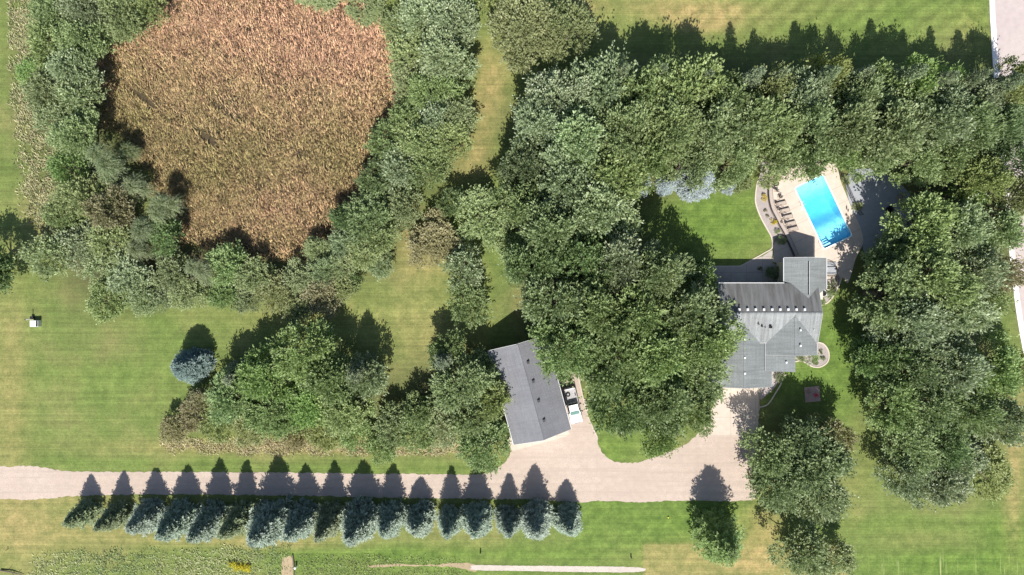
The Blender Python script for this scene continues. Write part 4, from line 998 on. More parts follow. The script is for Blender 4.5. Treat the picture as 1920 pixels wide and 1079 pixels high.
# air conditioner, pot, shrubs near the house
p = W(1542, 550.5, .8); e = empty('air_conditioner', (p.x + .15, p.y, .03), R(20), 'pale grey air conditioner unit with a round black fan grille at the house corner', 'air conditioner')
MB().box((0, 0, .45), (1.0, 1.0, .9)).build('cabinet', M_GALV, e, bevel=.05)
gm = MB()
for r in (.44, .34, .24, .14): torus(gm, r, .022, .93)
for k in range(4): a = k * math.pi / 4; gm.bar((.44 * math.cos(a), .44 * math.sin(a), .92), (-.44 * math.cos(a), -.44 * math.sin(a), .92), .02, .02)
gm.build('fan_grille', M_BLACK, e); MB().cone((0, 0, .9), (0, 0, .91), .42, .42, 24).build('fan_opening', M_DARK, e)
p = W(1553, 539.5, .5); e = empty('planter_pot', (p.x, p.y, .03), 0, 'round white pot beside the plants at the east wall of the house', 'pot')
MB().cone((0, 0, 0), (0, 0, .55), .25, .42, 20).build('pot', M_TRIM, e, smooth=False); MB().cone((0, 0, .5), (0, 0, .56), .36, .36, 20).build('soil', M_MARSH, e)

# brick sitting pad and red chair on the lawn
bp = W(1523, 739.5); e = MB().box((0, 0, .04), (2.5, 2.5, .08)).build('brick_pad', gravel_mat('pad_brick', (.34, .25, .22), 5, .35), bevel=.02); e.location = (bp.x, bp.y, 0); e.rotation_euler = (0, 0, .1); labelled(e, 'square brick sitting pad on the lawn in tree shade south-east of the house', 'patio pad')
chair(1529.5, 741.5, 200, 'red chair standing on the brick sitting pad', M_RED, .08, group=None); chair(1517, 735, 20, 'dark chair on the brick sitting pad opposite the red chair', M_WOODD, .08, group=None)

# utility cabinet with post on the left lawn
p = W(66.5, 607, .5); e = empty('utility_cabinet', (p.x, p.y, 0), 0, 'pale ribbed metal utility cabinet standing alone on the left lawn', 'utility box')
MB().box((0, 0, .45), (1.35, 1.05, .9)).build('cabinet', M_GALV, e, bevel=.04)
rb = MB()
for k in range(6): rb.box((-.55 + k * .2, 0, .93), (.07, 1.02, .05))
rb.build('lid', M_TRIM, e); MB().box((.52, 0, .965), (.22, .95, .05)).build('vent_panel', M_DARK, e)
p2 = W(64.3, 602.5, 0); e2 = empty('marker_post', (p2.x - .2, p2.y + .35, 0), 0, 'tall white marker post just behind the pale utility cabinet', 'post')
MB().cone((0, 0, 0), (0, 0, 1.9), .07, .07, 10).build('pole', M_TRIM, e2); MB().cone((0, 0, 1.9), (0, 0, 2.0), .1, .05, 10).build('cap', M_BLACK, e2); MB().box((.05, .25, .25), (.5, .4, .5)).build('meter_box', M_BLACK, e2)
def bollard(px, py, h, label, mat=M_BLACK, r=.11):
    p = W(px, py); e = empty('marker_post', (p.x, p.y, 0), 0, label, 'post'); MB().cone((0, 0, 0), (0, 0, h), r, r * .85, 10).build('pole', mat, e); MB().cone((0, 0, h), (0, 0, h + .06), r * 1.15, r * .5, 10).build('cap', mat, e); return e
bollard(901, 1035, .7, 'short dark post on the grass left of the pale gravel strip')
bollard(1183, 1044, .6, 'short dark post on the grass above the right end of the pale gravel strip')
bollard(556, 1062, .9, 'white-topped post at the edge of the tall grass by the dirt track', M_TRIM, .16)
bollard(15, 1030, .6, 'thin short post in the bottom left corner lawn', M_WOODD, .06)
def log(px1, py1, px2, py2, r, label, h=.2):
    a = W(px1, py1); b = W(px2, py2); c_ = (a + b) / 2; e = empty('fallen_branch', (c_.x, c_.y, 0), 0, label, 'branch'); d = (b - a) / 2; nn = Vector((-d.y, d.x, 0)) * .25
    MB().cone(-d + Vector((0, 0, h)), nn * .3 + Vector((0, 0, h + .1)), r, r * .8, 8).cone(nn * .3 + Vector((0, 0, h + .1)), d + Vector((0, 0, h)), r * .8, r * .3, 8).build('trunk', M_BARK, e)
    for k in (-.4, .1, .5): MB().cone(d * k + Vector((0, 0, h + .05)), d * (k + .3) + nn * (1.3 if k != .1 else -1.2) + Vector((0, 0, h + .3)), r * .35, r * .1, 6).build('limb', M_BARK, e)
    return e
log(2, 1069, 45, 1078, .13, 'bare fallen branch in the bottom left corner')
log(549, 1040, 552, 1085, .12, 'dark fallen branch lying along the dirt track in the wild grass strip')
log(845, 775, 868, 792, .2, 'pale dead branch showing among the leaves of the thicket', 4.0) if False else None
bl = MB(); torus(bl, .01, .14, .14, 8, 8); o = bl.build('ball', mat_plain('yellow_ball', (.75, .65, .08), .5), smooth=True); o.location = (*W(1253, 970).to_2d(), 0); labelled(o, 'small yellow ball lying on the grass right of the spruce row', 'ball')
# ------------------------------------------------------------------ trees and shrubs (px, py, radius px, height m, kind | label)
GROUPS = {}
TREES = '''
# trees on the west side of the marsh
112 22 44 8 maple|green tree at the top left, nearest the rough strip
168 16 44 8.5 ash|grey-green tree at the top edge, second from the rough strip
232 22 46 8 sage|sage tree at the top edge left of the brown marsh
284 8 34 6 sage|pale sage tree touching the top left corner of the marsh
160 72 46 9 maple|dense green tree with a dark gap to its right, near the top left
100 92 40 7.5 maple|round green tree left of the dark gap near the top left
66 138 26 3.4 bright|small bright bush on the left edge beside the rough strip
140 132 44 8.5 ash|leafy grey-green tree west of the pinkish dead reeds
88 172 40 7 sage|pale tree bordering the rough strip, level with the dead reeds
150 188 42 7.5 ash|grey-green tree just below left of the pinkish dead reeds
84 60 26 4 sage|thin sage bush between the rough strip and the top left trees
150 256 44 8 maple|dark-topped green tree left of the leftmost shadow on the marsh
112 228 34 6 sage|soft sage tree between the rough strip and the dark-topped tree
206 312 42 8.5 willow|pale feathery willow nearest the west edge of the marsh
246 284 22 5.5 willow|small pale willow tip poking into the marsh shadow
130 318 34 6.5 bright|bright green tree left of the pale feathery willow
250 352 32 6.5 willow|olive willow between the two feathery willows
312 388 32 8 willow|willow closest to the round dark shadow on the marsh
160 374 42 7 sage|sage tree in the middle of the west woodland
210 392 40 7.5 tan|olive-tan tree right of the middle sage tree in the west woodland
122 404 34 5.5 maple|green tree with reddish dark twigs beside the rough strip
268 430 34 8.5 willow|brightest star-shaped willow in the west woodland
258 470 30 7 willow|second star-shaped willow just below the brightest one
206 452 40 6.5 sage|sage tree left of the star-shaped willows
152 456 40 6 ash|grey-green tree above the lawn bulge at the left
94 482 40 6.5 maple|separate green tree standing out onto the left lawn
316 448 32 6 dark|dark tree right of the star-shaped willows
190 506 36 4.5 sage|low sage tree along the lower left of the west woodland
240 520 40 5.5 ash|grey-green tree at the lower edge of the west woodland
206 560 36 5 maple|green tree forming the lowest bulge onto the left lawn
270 552 32 4 sage|low sage bush right of the lowest bulge on the left lawn
-28 500 50 9.5 dark|dark tree cut by the left edge of the photo above the utility cabinet
# shrubs and trees south of the marsh
322 510 34 5 maple|green tree south of the marsh with twiggy gaps
382 510 30 6.5 willow|grey feathery willow below the marsh shadow
306 562 26 3.4 ash|small drooping shrub on the lawn edge below the willow
352 550 30 3.8 sage|sage shrub on the lawn edge, second right of the drooping one
428 500 36 5.5 bright|bright green tree just below the dark south rim of the marsh
424 552 30 3.6 bright|green bush spilling onto the lawn below the bright tree
462 560 26 3.2 maple|narrow bush hanging out over the lawn above the blue spruce shadow
478 516 34 5 maple|medium green tree in the middle of the south hedge
520 548 34 4.2 yellow|yellow-green tree in the south hedge
566 520 32 4.5 sage|sage tree in the south hedge right of the yellow-green one
560 572 32 3.6 yellow|yellowish bush at the lawn edge nearest the thicket shadow
604 556 34 4 tan|tan-green bush at the lawn edge beside the thicket shadow
612 506 28 4.5 maple|green tree between the south hedge and the blue-green shrubs
596 470 24 4.5 sage|small rounded sage tree at the south tip of the marsh
648 452 28 5.5 ash|blue-green rounded tree just off the marsh's south-east tip
682 474 32 5 sage|blue-green tree right of the rounded pair at the marsh tip
634 500 26 3.8 sage|small sage bush below the rounded blue-green trees
668 528 16 2.2 dark|small dark shrub alone on the lawn edge
650 412 28 6 dark|dark green tree leaning over the south-east marsh shadow
694 406 42 7 bright|broad fresh-green tree right of the marsh's south-east edge
712 442 34 5.5 maple|green tree on the lawn side of the broad fresh-green one
712 490 26 3.6 ash|grey-green bush at the lawn corner by the worn track
760 392 34 6 sage|pale sage tree above the worn sandy patch
640 540 26 2.8 yellow|low yellow bush near the small dark shrub
# east side of the marsh
760 50 38 4 sage|soft pale sage thicket bush at the top right of the marsh
590 -14 40 2.6 sage|low sage bush along the top edge of the marsh
680 -4 42 2.8 sage|low sage bush touching the marsh's top right corner
790 36 42 7.5 ash|grey-green tree at the top edge right of the marsh
842 44 48 8.5 ash|light-tipped tree beside the tree shadow at the top
770 104 40 5.5 sage|sage tree at the marsh edge, level with the reddish reeds
836 108 50 9 ash|large light-tipped tree east of the marsh
862 132 32 7 maple|green tree at the mown track, right of the large light-tipped one
768 156 36 5 sage|small sage tree where the marsh edge turns east
816 176 46 7.5 maple|olive-green tree above the dark notch at the mown track
856 212 36 7 sage|sage tree bulging onto the mown track
812 226 44 7.5 ash|grey-green tree below the marsh's eastern shadow
762 224 32 6.5 maple|green tree rising beside the eastern marsh shadow
724 268 36 6.5 bright|brightest green tree on the east rim of the marsh
786 272 44 8 maple|green tree right of the brightest one on the east rim
842 266 38 6.5 sage|sage tree beside the narrow waist of the mown track
752 318 42 7 ash|grey-green tree at the south end of the east rim
806 322 38 6.5 maple|green tree bordering the shade south-east of the marsh
702 336 30 6 dark|dark green tree at the shaded corner of the marsh
# small trees by the worn track in the middle
812 454 50 5 tan|tan-leaved tree standing beside the worn sandy patch
900 412 52 6 maple|round light green tree right of the tan-leaved tree
848 384 26 5 dark|shaded tree between the tan-leaved and light green trees
868 502 38 7.5 ash|upper tree of the narrow upright pair on the middle lawn
874 570 38 6.5 maple|lower tree of the narrow upright pair on the middle lawn
960 462 28 4 maple|small tree at the left foot of the big woods
# top centre pair
984 58 68 11 yellow|large olive-yellow tree at the top centre
1058 66 54 10 yellow|olive-yellow tree right of the largest one at the top centre
940 18 34 8 yellow|olive tree cut by the top edge beside the mown track
# big woods, west part
1046 198 66 12.4 ash|greyish tall tree at the top left corner of the big woods
1132 172 62 13.4 ash|tall grey-green tree whose top meets the long shadow
1208 180 60 13.4 maple|tall tree third along the top row of the big woods
1282 168 62 14.4 maple|tallest-looking yellow-green tree in the top row of the big woods
1358 194 58 13.4 maple|tree in the top row below the gap in the long shadow
1010 238 52 13 ash|grey tree on the west side of the big woods next to the mown track
1084 262 70 15 ash|broad grey-green tree inside the north-west of the big woods
1168 248 68 15 maple|broad tree in the second row of the big woods
1248 248 66 15 maple|second-row tree above the small silver spruce
1326 246 60 14 maple|second-row tree above the large silver spruce
1392 240 52 14 maple|second-row tree above the lawn curve
992 318 50 12 dark|dark green tree overhanging the mown track
1064 344 66 14 ash|grey-leaved tree above the silvery crown
1142 330 62 14 maple|tree left of the small silver spruce
1216 306 46 12 maple|tree just above the small silver spruce
1284 306 46 12 maple|tree between the two silver spruces
1366 304 44 12 maple|tree just right of the large silver spruce
980 392 50 12 maple|tree on the west edge of the woods below the dark overhang
1120 404 76 15 ash|silvery-leaved large tree left of the inner lawn
1030 432 58 14 maple|green tree left of the silvery large crown
1002 500 50 13 dark|dark green tree above the garage shadow
1086 496 60 15 dark|deep green tree in the middle of the woods
1156 488 60 15 ash|grey-green tree below the silvery crown
1224 510 56 15 maple|tree beneath the leafy shadow on the inner lawn
1042 566 60 14 maple|tree touching the tip of the garage shadow
1310 524 34 7 dark|small shaded tree at the west end of the patio
1122 584 70 16 maple|tall tree in the centre of the woods between garage and house
1204 588 66 16 maple|tall tree due left of the house, upper one
1290 582 62 15 maple|tree hanging over the upper left corner of the house roof
1066 648 66 13 bright|yellow-green tree overhanging the garage roof
1146 668 66 15 maple|tall tree right of the tree over the garage roof
1232 664 70 16 maple|large tree between the driveway lawn and the house
1318 636 58 14 maple|tree whose leaves cover the left side of the house roof
1316 700 52 12 maple|tree over the top of the driveway apron
1166 752 60 13 dark|dark green tree standing on the driveway lawn
1240 744 62 14 maple|tree in the middle of the driveway lawn
1300 764 44 11 maple|tree reaching over the driveway beside the apron
1236 806 46 10 bright|lowest tree of the woods, above the driveway bend
# north-east row
1438 170 48 11.4 yellow|yellow-green tree above the long shadow, left of the house pool
1498 190 50 12.4 ash|grey tree in the top row with wind-turned leaves
1548 150 38 11.8 yellow|bright yellow-green tree standing in the long shadow
1596 190 50 12.4 maple|top-row tree next to the bright yellow-green one
1644 166 38 10.4 maple|narrow tree rising into the long shadow
1700 158 40 11.4 bright|tree with a bright green tip in the long shadow
1680 206 52 12.4 maple|top-row tree below the bright green tip
1764 158 30 9.8 bright|small bright tree near the right end of the long shadow
1764 202 50 12.4 ash|silver-leaved tree near the right end of the top row
1822 198 46 11.4 ash|grey-green top-row tree nearest the road
1888 166 44 11.8 yellow|light tree overhanging the road at the upper right
1436 232 54 14 maple|second-row tree above the curved edging
1506 246 56 14 maple|second-row tree above the pool
1578 244 58 15 maple|second-row tree above the east pool deck
1654 252 60 15 maple|second-row tree above the flagstone patio
1730 246 58 15 ash|grey second-row tree above the dark hollow
1800 246 54 14 maple|second-row tree near the road
1862 240 44 12 dark|dark-branched tree close to the road
1446 292 40 10 maple|tree whose leaves hang over the top of the curved edging
1508 300 42 10 maple|tree whose leaves hang over the shallow end of the pool
1570 292 34 10 bright|light tree at the north-east corner of the pool deck
1634 292 44 11 maple|tree hanging over the blue flagstones
1700 308 44 11 maple|tree at the edge of the dark hollow beside the fire pit
1770 300 44 10 maple|tree above the yellow-green crown near the road
1898 210 30 8 bright|bright small tree beside the road
# east woods
1832 344 50 11 yellow|yellow-green tree east of the dark hollow
1886 300 42 10 dark|dark green tree at the right edge of the photo
1890 372 46 11 yellow|yellow-green tree at the right edge above the road end
1798 366 34 8 bright|small bright tree between the dark hollow and the yellow-green crown
1716 432 62 13 maple|tree with long leafy arms just below the fire pit
1680 482 48 10 maple|tree whose shadow falls across the pool corner
1788 434 56 12 ash|grey-green tree in the upper part of the east woods
1856 434 46 11 maple|green tree close to the bare road bend
1668 550 62 13 maple|large tree beside the lawn east of the house
1738 522 68 15 maple|largest tree in the middle of the east woods
1812 506 54 13 ash|grey-green tree right of the largest east tree
1864 510 38 9 tan|brownish twiggy tree near the road kerb
1700 598 62 14 ash|tree at the bottom of the upper east woods with a pale gap below
1776 584 60 13 ash|pale tree at the lower right of the upper east woods
1840 560 42 10 maple|tree reaching towards the grass verge of the road
1646 672 44 11 dark|dark shaded tree at the left of the lower east woods
1706 690 58 13 dark|deep green tree at the centre of the lower east woods
1776 690 62 13 ash|broad pale tree in the lower east woods
1846 690 56 12 maple|green tree in the lower east woods by the verge
1890 700 36 9 yellow|light tree at the right edge of the lower east woods
1672 754 50 12 maple|tree beside the strip of lawn below the east woods shade
1736 764 58 13 maple|full green tree in the middle of the lower east woods
1806 764 56 12 dark|dark-shadowed tree right of the full green one
1862 786 48 11 ash|grey-green tree above the pale worn verge
1702 826 52 11 maple|tree with drooping twigs at the lower left of the east woods
1768 832 54 11 dark|deep green tree at the lower right of the east woods
1700 884 46 9 ash|grey-leaved tree near the lower lawn
1752 906 50 9 ash|lowest silvery tree of the east woods
1790 868 44 8 ash|silvery tree just right of the lowest one
1846 890 46 5 yellow|thin yellow-green tree with sparse leaves on the lower right lawn
# south-east trees beside the driveway
1446 856 54 9 maple|green tree at the right edge of the driveway
1506 822 46 8.5 dark|tree shading the brick sitting pad
1558 824 38 8 rust|brownish tree right of the one shading the brick pad
1520 872 60 10 maple|large tree in the middle of the group right of the driveway
1464 908 54 9 maple|tree at the lower right corner of the driveway
1536 928 46 9 ash|grey-green tree at the bottom of the group right of the driveway
1500 1032 52 8.5 sage|pale feathery tree at the bottom edge of the photo
1548 1044 44 7.5 sage|smaller pale tree right of the feathery one at the bottom edge
# thicket between lawn and driveway
572 656 60 11 bright|tall maple with fanned fresh leaves above the thicket
500 706 52 9.5 bright|fresh-green tree right of the round blue spruce
620 712 50 10 maple|tree below right of the fanned maple
430 742 44 8.5 bright|bright tree at the left of the thicket
512 764 50 7.5 bright|bright tree at the bottom left of the thicket
584 756 48 7 bright|bright tree in the middle of the thicket
646 768 46 7.5 maple|green tree in the right middle of the thicket
684 704 36 8.5 ash|greyish tree with bare twigs below the tall conifer shadow
466 800 36 4.5 yellow|yellow-green bush on the lower edge of the thicket
404 790 34 4.5 yellow|bush near the left tip of the thicket
552 804 32 4 tan|reddish-tan bush on the lower edge of the thicket
604 810 34 4 yellow|yellow bush right of the reddish-tan one
664 814 34 4.5 maple|green bush on the lower edge of the thicket near its right end
330 800 26 3.6 rust|brown shrub at the far left tip of the thicket
364 784 28 3.8 tan|tan shrub second from the left tip of the thicket
382 752 26 4 rust|brown twiggy shrub below the round blue spruce
714 840 28 4.5 bright|bright round bush hanging out above the driveway
738 800 34 5 maple|green bush right of the dark hollow in the thicket
784 812 34 4.5 maple|light green bush between the dark hollow and the garage trees
830 800 36 5 sage|pale bush left of the bright tree at the driveway
790 770 34 6 maple|green tree at the lower right of the dark hollow
872 722 54 9.5 maple|large tree at the left side of the garage
838 656 36 7 dark|dark tree beneath the narrow upright pair
902 686 32 6 dark|dark tree at the upper left corner of the garage
922 750 34 8 yellow|olive tree leaning over the left edge of the garage roof
890 780 42 7.5 maple|green tree between the garage and the dead branch
912 838 48 7 bright|bright dense tree at the corner of garage and driveway
# single trees and shrubs
1345 340 22 2.8 sage|pale sage bush at the right of the large silver spruce
1384 342 20 2.4 sage|pale low bush beside the lawn curve near the edging
1440 334 18 2.2 sage|sage bush at the top of the flower bed
'''
grp = None; GN = {'trees on the west side of the marsh': 0}
seen_l = set()
for line in TREES.strip().split('\n'):
    if line.startswith('#'): grp = line[2:]; continue
    a, lb = line.split('|'); px, py, r, h, sp = a.split()
    assert lb not in seen_l, lb
    seen_l.add(lb)
    tree_row(float(px), float(py), float(r) * .97, float(h), sp, lb, grp)

# spruce row along the driveway
nth = ['first', 'second', 'third', 'fourth', 'fifth', 'sixth', 'seventh', 'eighth', 'ninth', 'tenth', 'eleventh', 'twelfth', 'thirteenth', 'fourteenth', 'fifteenth', 'sixteenth', 'seventeenth']
ROW = [(172, 895, 23), (230, 887, 23), (291, 884, 25), (350, 876, 27), (409, 866, 30), (461, 868, 26), (520, 857, 32), (575, 877, 27), (626, 867, 28), (684, 867, 33), (736, 876, 26), (788, 897, 24), (847, 882, 24), (895, 880, 28), (952, 891, 21), (1003, 878, 28), (1062, 902, 26)]
COLR = ['pine', 'pine', 'blue', 'blue', 'blue', 'pine', 'blue', 'blue', 'pine', 'blue', 'blue', 'blue', 'blue', 'blue', 'blue', 'blue', 'blue']
for i, (x, ty, r) in enumerate(ROW):
    by = (960 if i < 3 else 966 if i < 12 else 968) + (i * 7 % 5) - 2
    h = (by - ty) * S * math.tan(R(SUN_EL)) * 1.02
    c_ = 'green' if COLR[i] == 'pine' else 'blue'
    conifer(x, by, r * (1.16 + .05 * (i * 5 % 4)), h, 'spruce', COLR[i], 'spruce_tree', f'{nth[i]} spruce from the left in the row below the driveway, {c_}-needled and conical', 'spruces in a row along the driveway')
conifer(372, 682, 33, 7.2, 'fat', 'teal', 'spruce_tree', 'round blue spruce standing alone at the left end of the thicket', None)
conifer(1192, 346, 26, 8.0, 'spruce', 'silver', 'spruce_tree', 'small silver spruce at the left end of the inner lawn', 'silver spruces at the top of the inner lawn')
conifer(1300, 345, 38, 8.5, 'spruce', 'silver', 'spruce_tree', 'large silver spruce at the top of the inner lawn', 'silver spruces at the top of the inner lawn')
conifer(1245, 350, 20, 4.0, 'spruce', 'silver', 'spruce_tree', 'low silver spruce between the small and the large one', 'silver spruces at the top of the inner lawn')
conifer(1362, 350, 18, 3.5, 'spruce', 'silver', 'spruce_tree', 'short silver spruce nearest the curved edging of the inner lawn', 'silver spruces at the top of the inner lawn')
conifer(1332, 990, 54, 12.2, 'pine', 'bright', 'pine_tree', 'single upright green pine on the grass below the driveway', None)
conifer(690, 688, 34, 11.5, 'pine', 'pine', 'pine_tree', 'tall narrow pine casting the tallest shadow of the thicket', None)
conifer(462, 700, 32, 8.8, 'pine', 'pine', 'pine_tree', 'dark pine between the round blue spruce and the fanned maple', None)
conifer(838, 668, 30, 9.5, 'pine', 'pine', 'pine_tree', 'dark pine just below the narrow upright pair of trees', None)
# conifers behind the top row whose tips shape the long shadow
for k, (x, y, r, h, lb) in enumerate([(1150, 178, 27, 14.5, 'pine hidden among the tall trees at the left of the long shadow'), (1205, 176, 27, 15.0, 'pine second from the left along the north edge of the big woods'), (1290, 180, 26, 14.0, 'pine in the top row near the middle of the big woods'), (1372, 184, 28, 15.2, 'pine whose shadow makes the peak above the gap in the top row'), (1490, 180, 30, 15.8, 'pine whose pointed shadow stands left of the broad one'), (1412, 182, 24, 13.8, 'pine at the low notch of the long shadow'), (1558, 184, 27, 14.0, 'pine below the bright yellow-green tree in the top row'),
      (1628, 182, 32, 15.8, 'pine casting the tallest pointed shadow on the upper lawn'), (1692, 184, 26, 14.3, 'pine just right of the tallest pointed shadow'), (1742, 186, 26, 14.6, 'pine second from the right along the long shadow'), (1800, 192, 34, 15.0, 'pine at the right end of the long shadow')]):
    conifer(x, y, r, h, 'pine', 'pine', 'pine_tree', lb, 'pines along the north edge of the woods')

# low plants in the beds
def bed_shrub(px, py, rpx, h, sp, label, group=None, gen='broad'):
    b = W(px, py); return put_tree((b.x, b.y), rpx * S, h, gen, sp, 'garden_shrub', label, 'shrub', group)
YB = mat_leaf('yellow_bloom', (.55, .45, .02), (.75, .62, .04)); LEAF['bloom'] = YB
for a in [(1432, 372, 6, .6, 'bloom', 'upper yellow-flowering plant in the bed west of the pool'), (1449, 416, 6, .6, 'bloom', 'lower yellow-flowering plant in the bed west of the pool'),
          (1455.5, 434, 4.5, .6, 'bright', 'small green plant below the lower yellow flowers'), (1463, 451.5, 9, .8, 'maple', 'round green shrub in the roof shadow at the bottom of the pool bed'),
          (1435, 396, 3, .4, 'rust', 'small dark red plant between the two yellow-flowering plants'), (1438, 406.5, 3, .4, 'rust', 'second small dark red plant, just above the lower yellow flowers'),
          (1447, 512, 13, 1.3, 'dark', 'round dark bush in the corner between the two north walls of the house'),
          (1559.5, 537, 11, .8, 'yellow', 'broad light hosta bush beside the white pot'), (1551, 553, 10, .7, 'bright', 'light hosta bush next to the air conditioner'), (1541, 566, 6, .5, 'bright', 'small hosta at the lower end of the east bed'),
          (1518, 670, 14, .9, 'bright', 'wide clipped green bush against the south-east gable'), (1500, 668, 8, .8, 'maple', 'small green bush under the porch roof corner'), (1527, 680, 5, .5, 'dark', 'small dark shrub at the bottom of the round bed'),
          (1539, 659, 4, .4, 'dark', 'tiny dark shrub near the top of the round bed'), (1542, 673, 4, .4, 'dark', 'tiny dark shrub at the right of the round bed'),
          (1459, 707, 8.5, .9, 'dark', 'clipped round bush beside the front walk'), (1425, 505, 4, .6, 'dark', 'small dark plant on the shaded patio'), (1585, 338, 8, .8, 'maple', 'green shrub against the metal fence by the flagstones'), (1606, 388, 9, .5, 'yellow', 'low yellowish ground plant between fence and flagstones'), (1602, 335, 9, 1.0, 'maple', 'leafy shrub at the upper edge of the blue flagstones')]:
    bed_shrub(*a)

# ------------------------------------------------------------------ reeds and rough grass
M_REED = mat_leaf('reed_blade', (0.300, 0.240, 0.115), (0.780, 0.540, 0.370), trans=.15, rough=.7, tvar=0)
M_ROUGH = mat_leaf('rough_grass', (0.230, 0.290, 0.110), (0.600, 0.520, 0.320), trans=.15, rough=.7, tvar=0)
M_WILD = mat_leaf('wild_grass', (0.170, 0.260, 0.070), (0.520, 0.520, 0.240), trans=.2, rough=.6, tvar=0)
M_YF = mat_leaf('goldenrod', (0.70, 0.58, 0.03), (0.85, 0.75, 0.06), tvar=0)
M_RED2 = mat_leaf('seed_grass', (0.400, 0.400, 0.180), (0.700, 0.540, 0.360), trans=.15, rough=.7, tvar=0)
reed = [(225, 60), (270, 15), (330, -60), (520, -80), (640, -30), (700, 22), (735, 80), (738, 130), (772, 185), (742, 262), (700, 330), (660, 380), (636, 440), (580, 484), (480, 492), (380, 486), (320, 440), (290, 340), (236, 262), (188, 212), (192, 120)]
def reed_tone(px, py, rng, cl):
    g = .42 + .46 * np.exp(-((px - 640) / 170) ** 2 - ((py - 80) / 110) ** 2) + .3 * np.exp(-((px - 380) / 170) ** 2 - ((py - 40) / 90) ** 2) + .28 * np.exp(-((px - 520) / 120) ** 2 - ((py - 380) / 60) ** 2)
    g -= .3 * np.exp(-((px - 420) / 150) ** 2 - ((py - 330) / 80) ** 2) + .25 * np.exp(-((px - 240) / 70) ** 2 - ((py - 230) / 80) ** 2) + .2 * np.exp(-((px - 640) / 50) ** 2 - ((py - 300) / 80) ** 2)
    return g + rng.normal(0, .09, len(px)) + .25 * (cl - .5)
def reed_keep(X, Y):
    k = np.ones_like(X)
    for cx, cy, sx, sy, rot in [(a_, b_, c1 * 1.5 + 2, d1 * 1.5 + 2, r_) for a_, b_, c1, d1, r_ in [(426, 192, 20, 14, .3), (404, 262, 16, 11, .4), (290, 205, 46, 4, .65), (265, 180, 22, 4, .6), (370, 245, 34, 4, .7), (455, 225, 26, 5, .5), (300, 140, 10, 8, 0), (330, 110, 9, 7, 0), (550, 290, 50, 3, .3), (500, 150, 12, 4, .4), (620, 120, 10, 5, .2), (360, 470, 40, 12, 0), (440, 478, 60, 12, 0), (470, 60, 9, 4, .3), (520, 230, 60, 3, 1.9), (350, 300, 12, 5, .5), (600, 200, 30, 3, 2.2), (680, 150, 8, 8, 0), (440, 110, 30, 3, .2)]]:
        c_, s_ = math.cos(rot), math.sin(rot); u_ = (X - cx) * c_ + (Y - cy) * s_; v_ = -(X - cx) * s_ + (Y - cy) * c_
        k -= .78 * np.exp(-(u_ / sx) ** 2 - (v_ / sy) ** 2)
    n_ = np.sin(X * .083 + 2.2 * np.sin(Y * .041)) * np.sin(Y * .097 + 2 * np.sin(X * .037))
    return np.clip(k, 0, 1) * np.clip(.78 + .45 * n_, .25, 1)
def reed_mat():
    m, t, out = new_mat('reed_blade'); at = N(t, 'ShaderNodeAttribute', attribute_name='rnd')
    c = ramp(t, at.outputs['Fac'], [(0.0, (0.340, 0.300, 0.130)), (0.4, (0.530, 0.405, 0.220)), (0.7, (0.660, 0.455, 0.285)), (1.0, (0.740, 0.475, 0.330))]).outputs[0]
    n = noise(t, world_coords(t), 0.9, 6, .72); k = mth(t, 'MULTIPLY_ADD', n, 1.1, .45); v = t.nodes.new('ShaderNodeCombineXYZ')
    for i in range(3): L(t, k, v.inputs[i])
    principled(t, out, mix(t, 1.0, c, v.outputs[0], 'MULTIPLY'), .75, .2); return m
M_REED = reed_mat()
blades('reed_bed', [reed], 125000, .95, .08, .7, M_REED, 3, reed_tone, 'dense brown and reddish reeds filling the marsh', 'reeds', clump=.15, bias=(.05, .1), keep=reed_keep, jit=9)
rough = [(22, -20), (60, -20), (70, 60), (44, 150), (70, 210), (110, 260), (120, 300), (118, 380), (128, 440), (96, 452), (62, 420), (50, 380), (40, 300), (26, 180), (16, 60)]
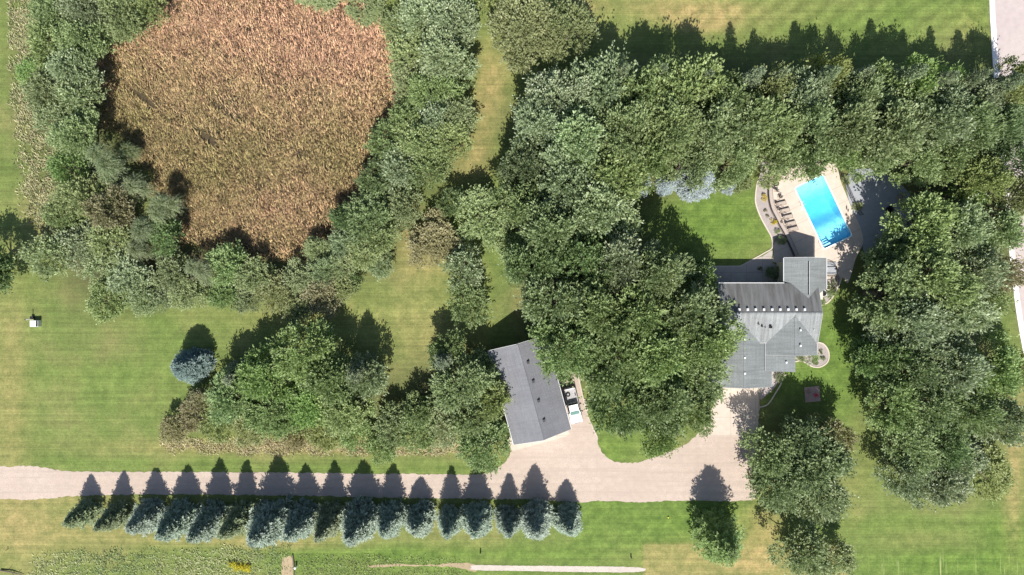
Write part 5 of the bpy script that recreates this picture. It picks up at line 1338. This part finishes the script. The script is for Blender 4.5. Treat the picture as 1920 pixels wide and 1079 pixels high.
blades('rough_grass', [rough], 9000, .42, .10, .45, M_ROUGH, 4, None, 'rough tan and green grass strip along the far left woodland edge', 'tall grass', clump=.1, keep=lambda X, Y: np.clip(.6 + .7 * np.sin(X * .11 + 2 * np.sin(Y * .05)) * np.sin(Y * .09 + 2 * np.sin(X * .08)), .1, 1))
pinkr = [(190, 150), (222, 150), (232, 210), (205, 225), (188, 200)]
wild = [(76, 1046), (110, 1036), (200, 1036), (300, 1034), (400, 1028), (470, 1024), (540, 1020), (549, 1030), (536, 1046), (528, 1070), (524, 1180), (-40, 1180), (60, 1066)]
def wild_tone(px, py, rng, cl): return .55 + .3 * np.sin(px * .02) + rng.uniform(-.4, .4, len(px)) + .3 * (cl - .5) - .35 * np.exp(-((py - 1030) / 7) ** 2)
blades('wild_grass', [wild], 15000, .28, .10, .38, M_WILD, 5, wild_tone, 'tangled green and tan wild growth along the bottom left edge', 'wild grass', clump=.1, keep=lambda X, Y: np.clip(.62 + .7 * np.sin(X * .07 + 2 * np.sin(Y * .13)) * np.sin(Y * .16 + 2 * np.sin(X * .05)), .12, 1))
blades('goldenrod', [[(428, 1058), (445, 1052), (472, 1056), (470, 1068), (440, 1070)]], 260, .8, .13, .3, M_YF, 6, None, 'patch of bright yellow wildflowers in the wild growth at the bottom left', 'wildflowers')
fr = [(300, 826), (330, 822), (470, 822), (560, 826), (700, 826), (850, 822), (866, 850), (800, 856), (700, 852), (600, 850), (480, 852), (380, 846), (310, 842)]
blades('seed_grass', [fr], 6500, .4, .06, .5, M_RED2, 7, None, 'reddish tan seed grass fringing the lower edge of the thicket', 'tall grass', clump=.2)
tg = [(560, 1043), (640, 1040), (760, 1044), (860, 1050), (884, 1056), (860, 1056), (760, 1056), (690, 1060), (700, 1068), (800, 1070), (880, 1074), (880, 1180), (560, 1180)]
blades('uncut_grass', [tg], 7000, .25, .10, .25, M_WILD, 8, lambda px, py, rng, cl: rng.uniform(0, .6, len(px)), 'deep green uncut grass around the narrow dirt line at the bottom', 'grass')
print('objects', len(D.objects), 'polys', sum(len(m.polygons) for m in D.meshes))
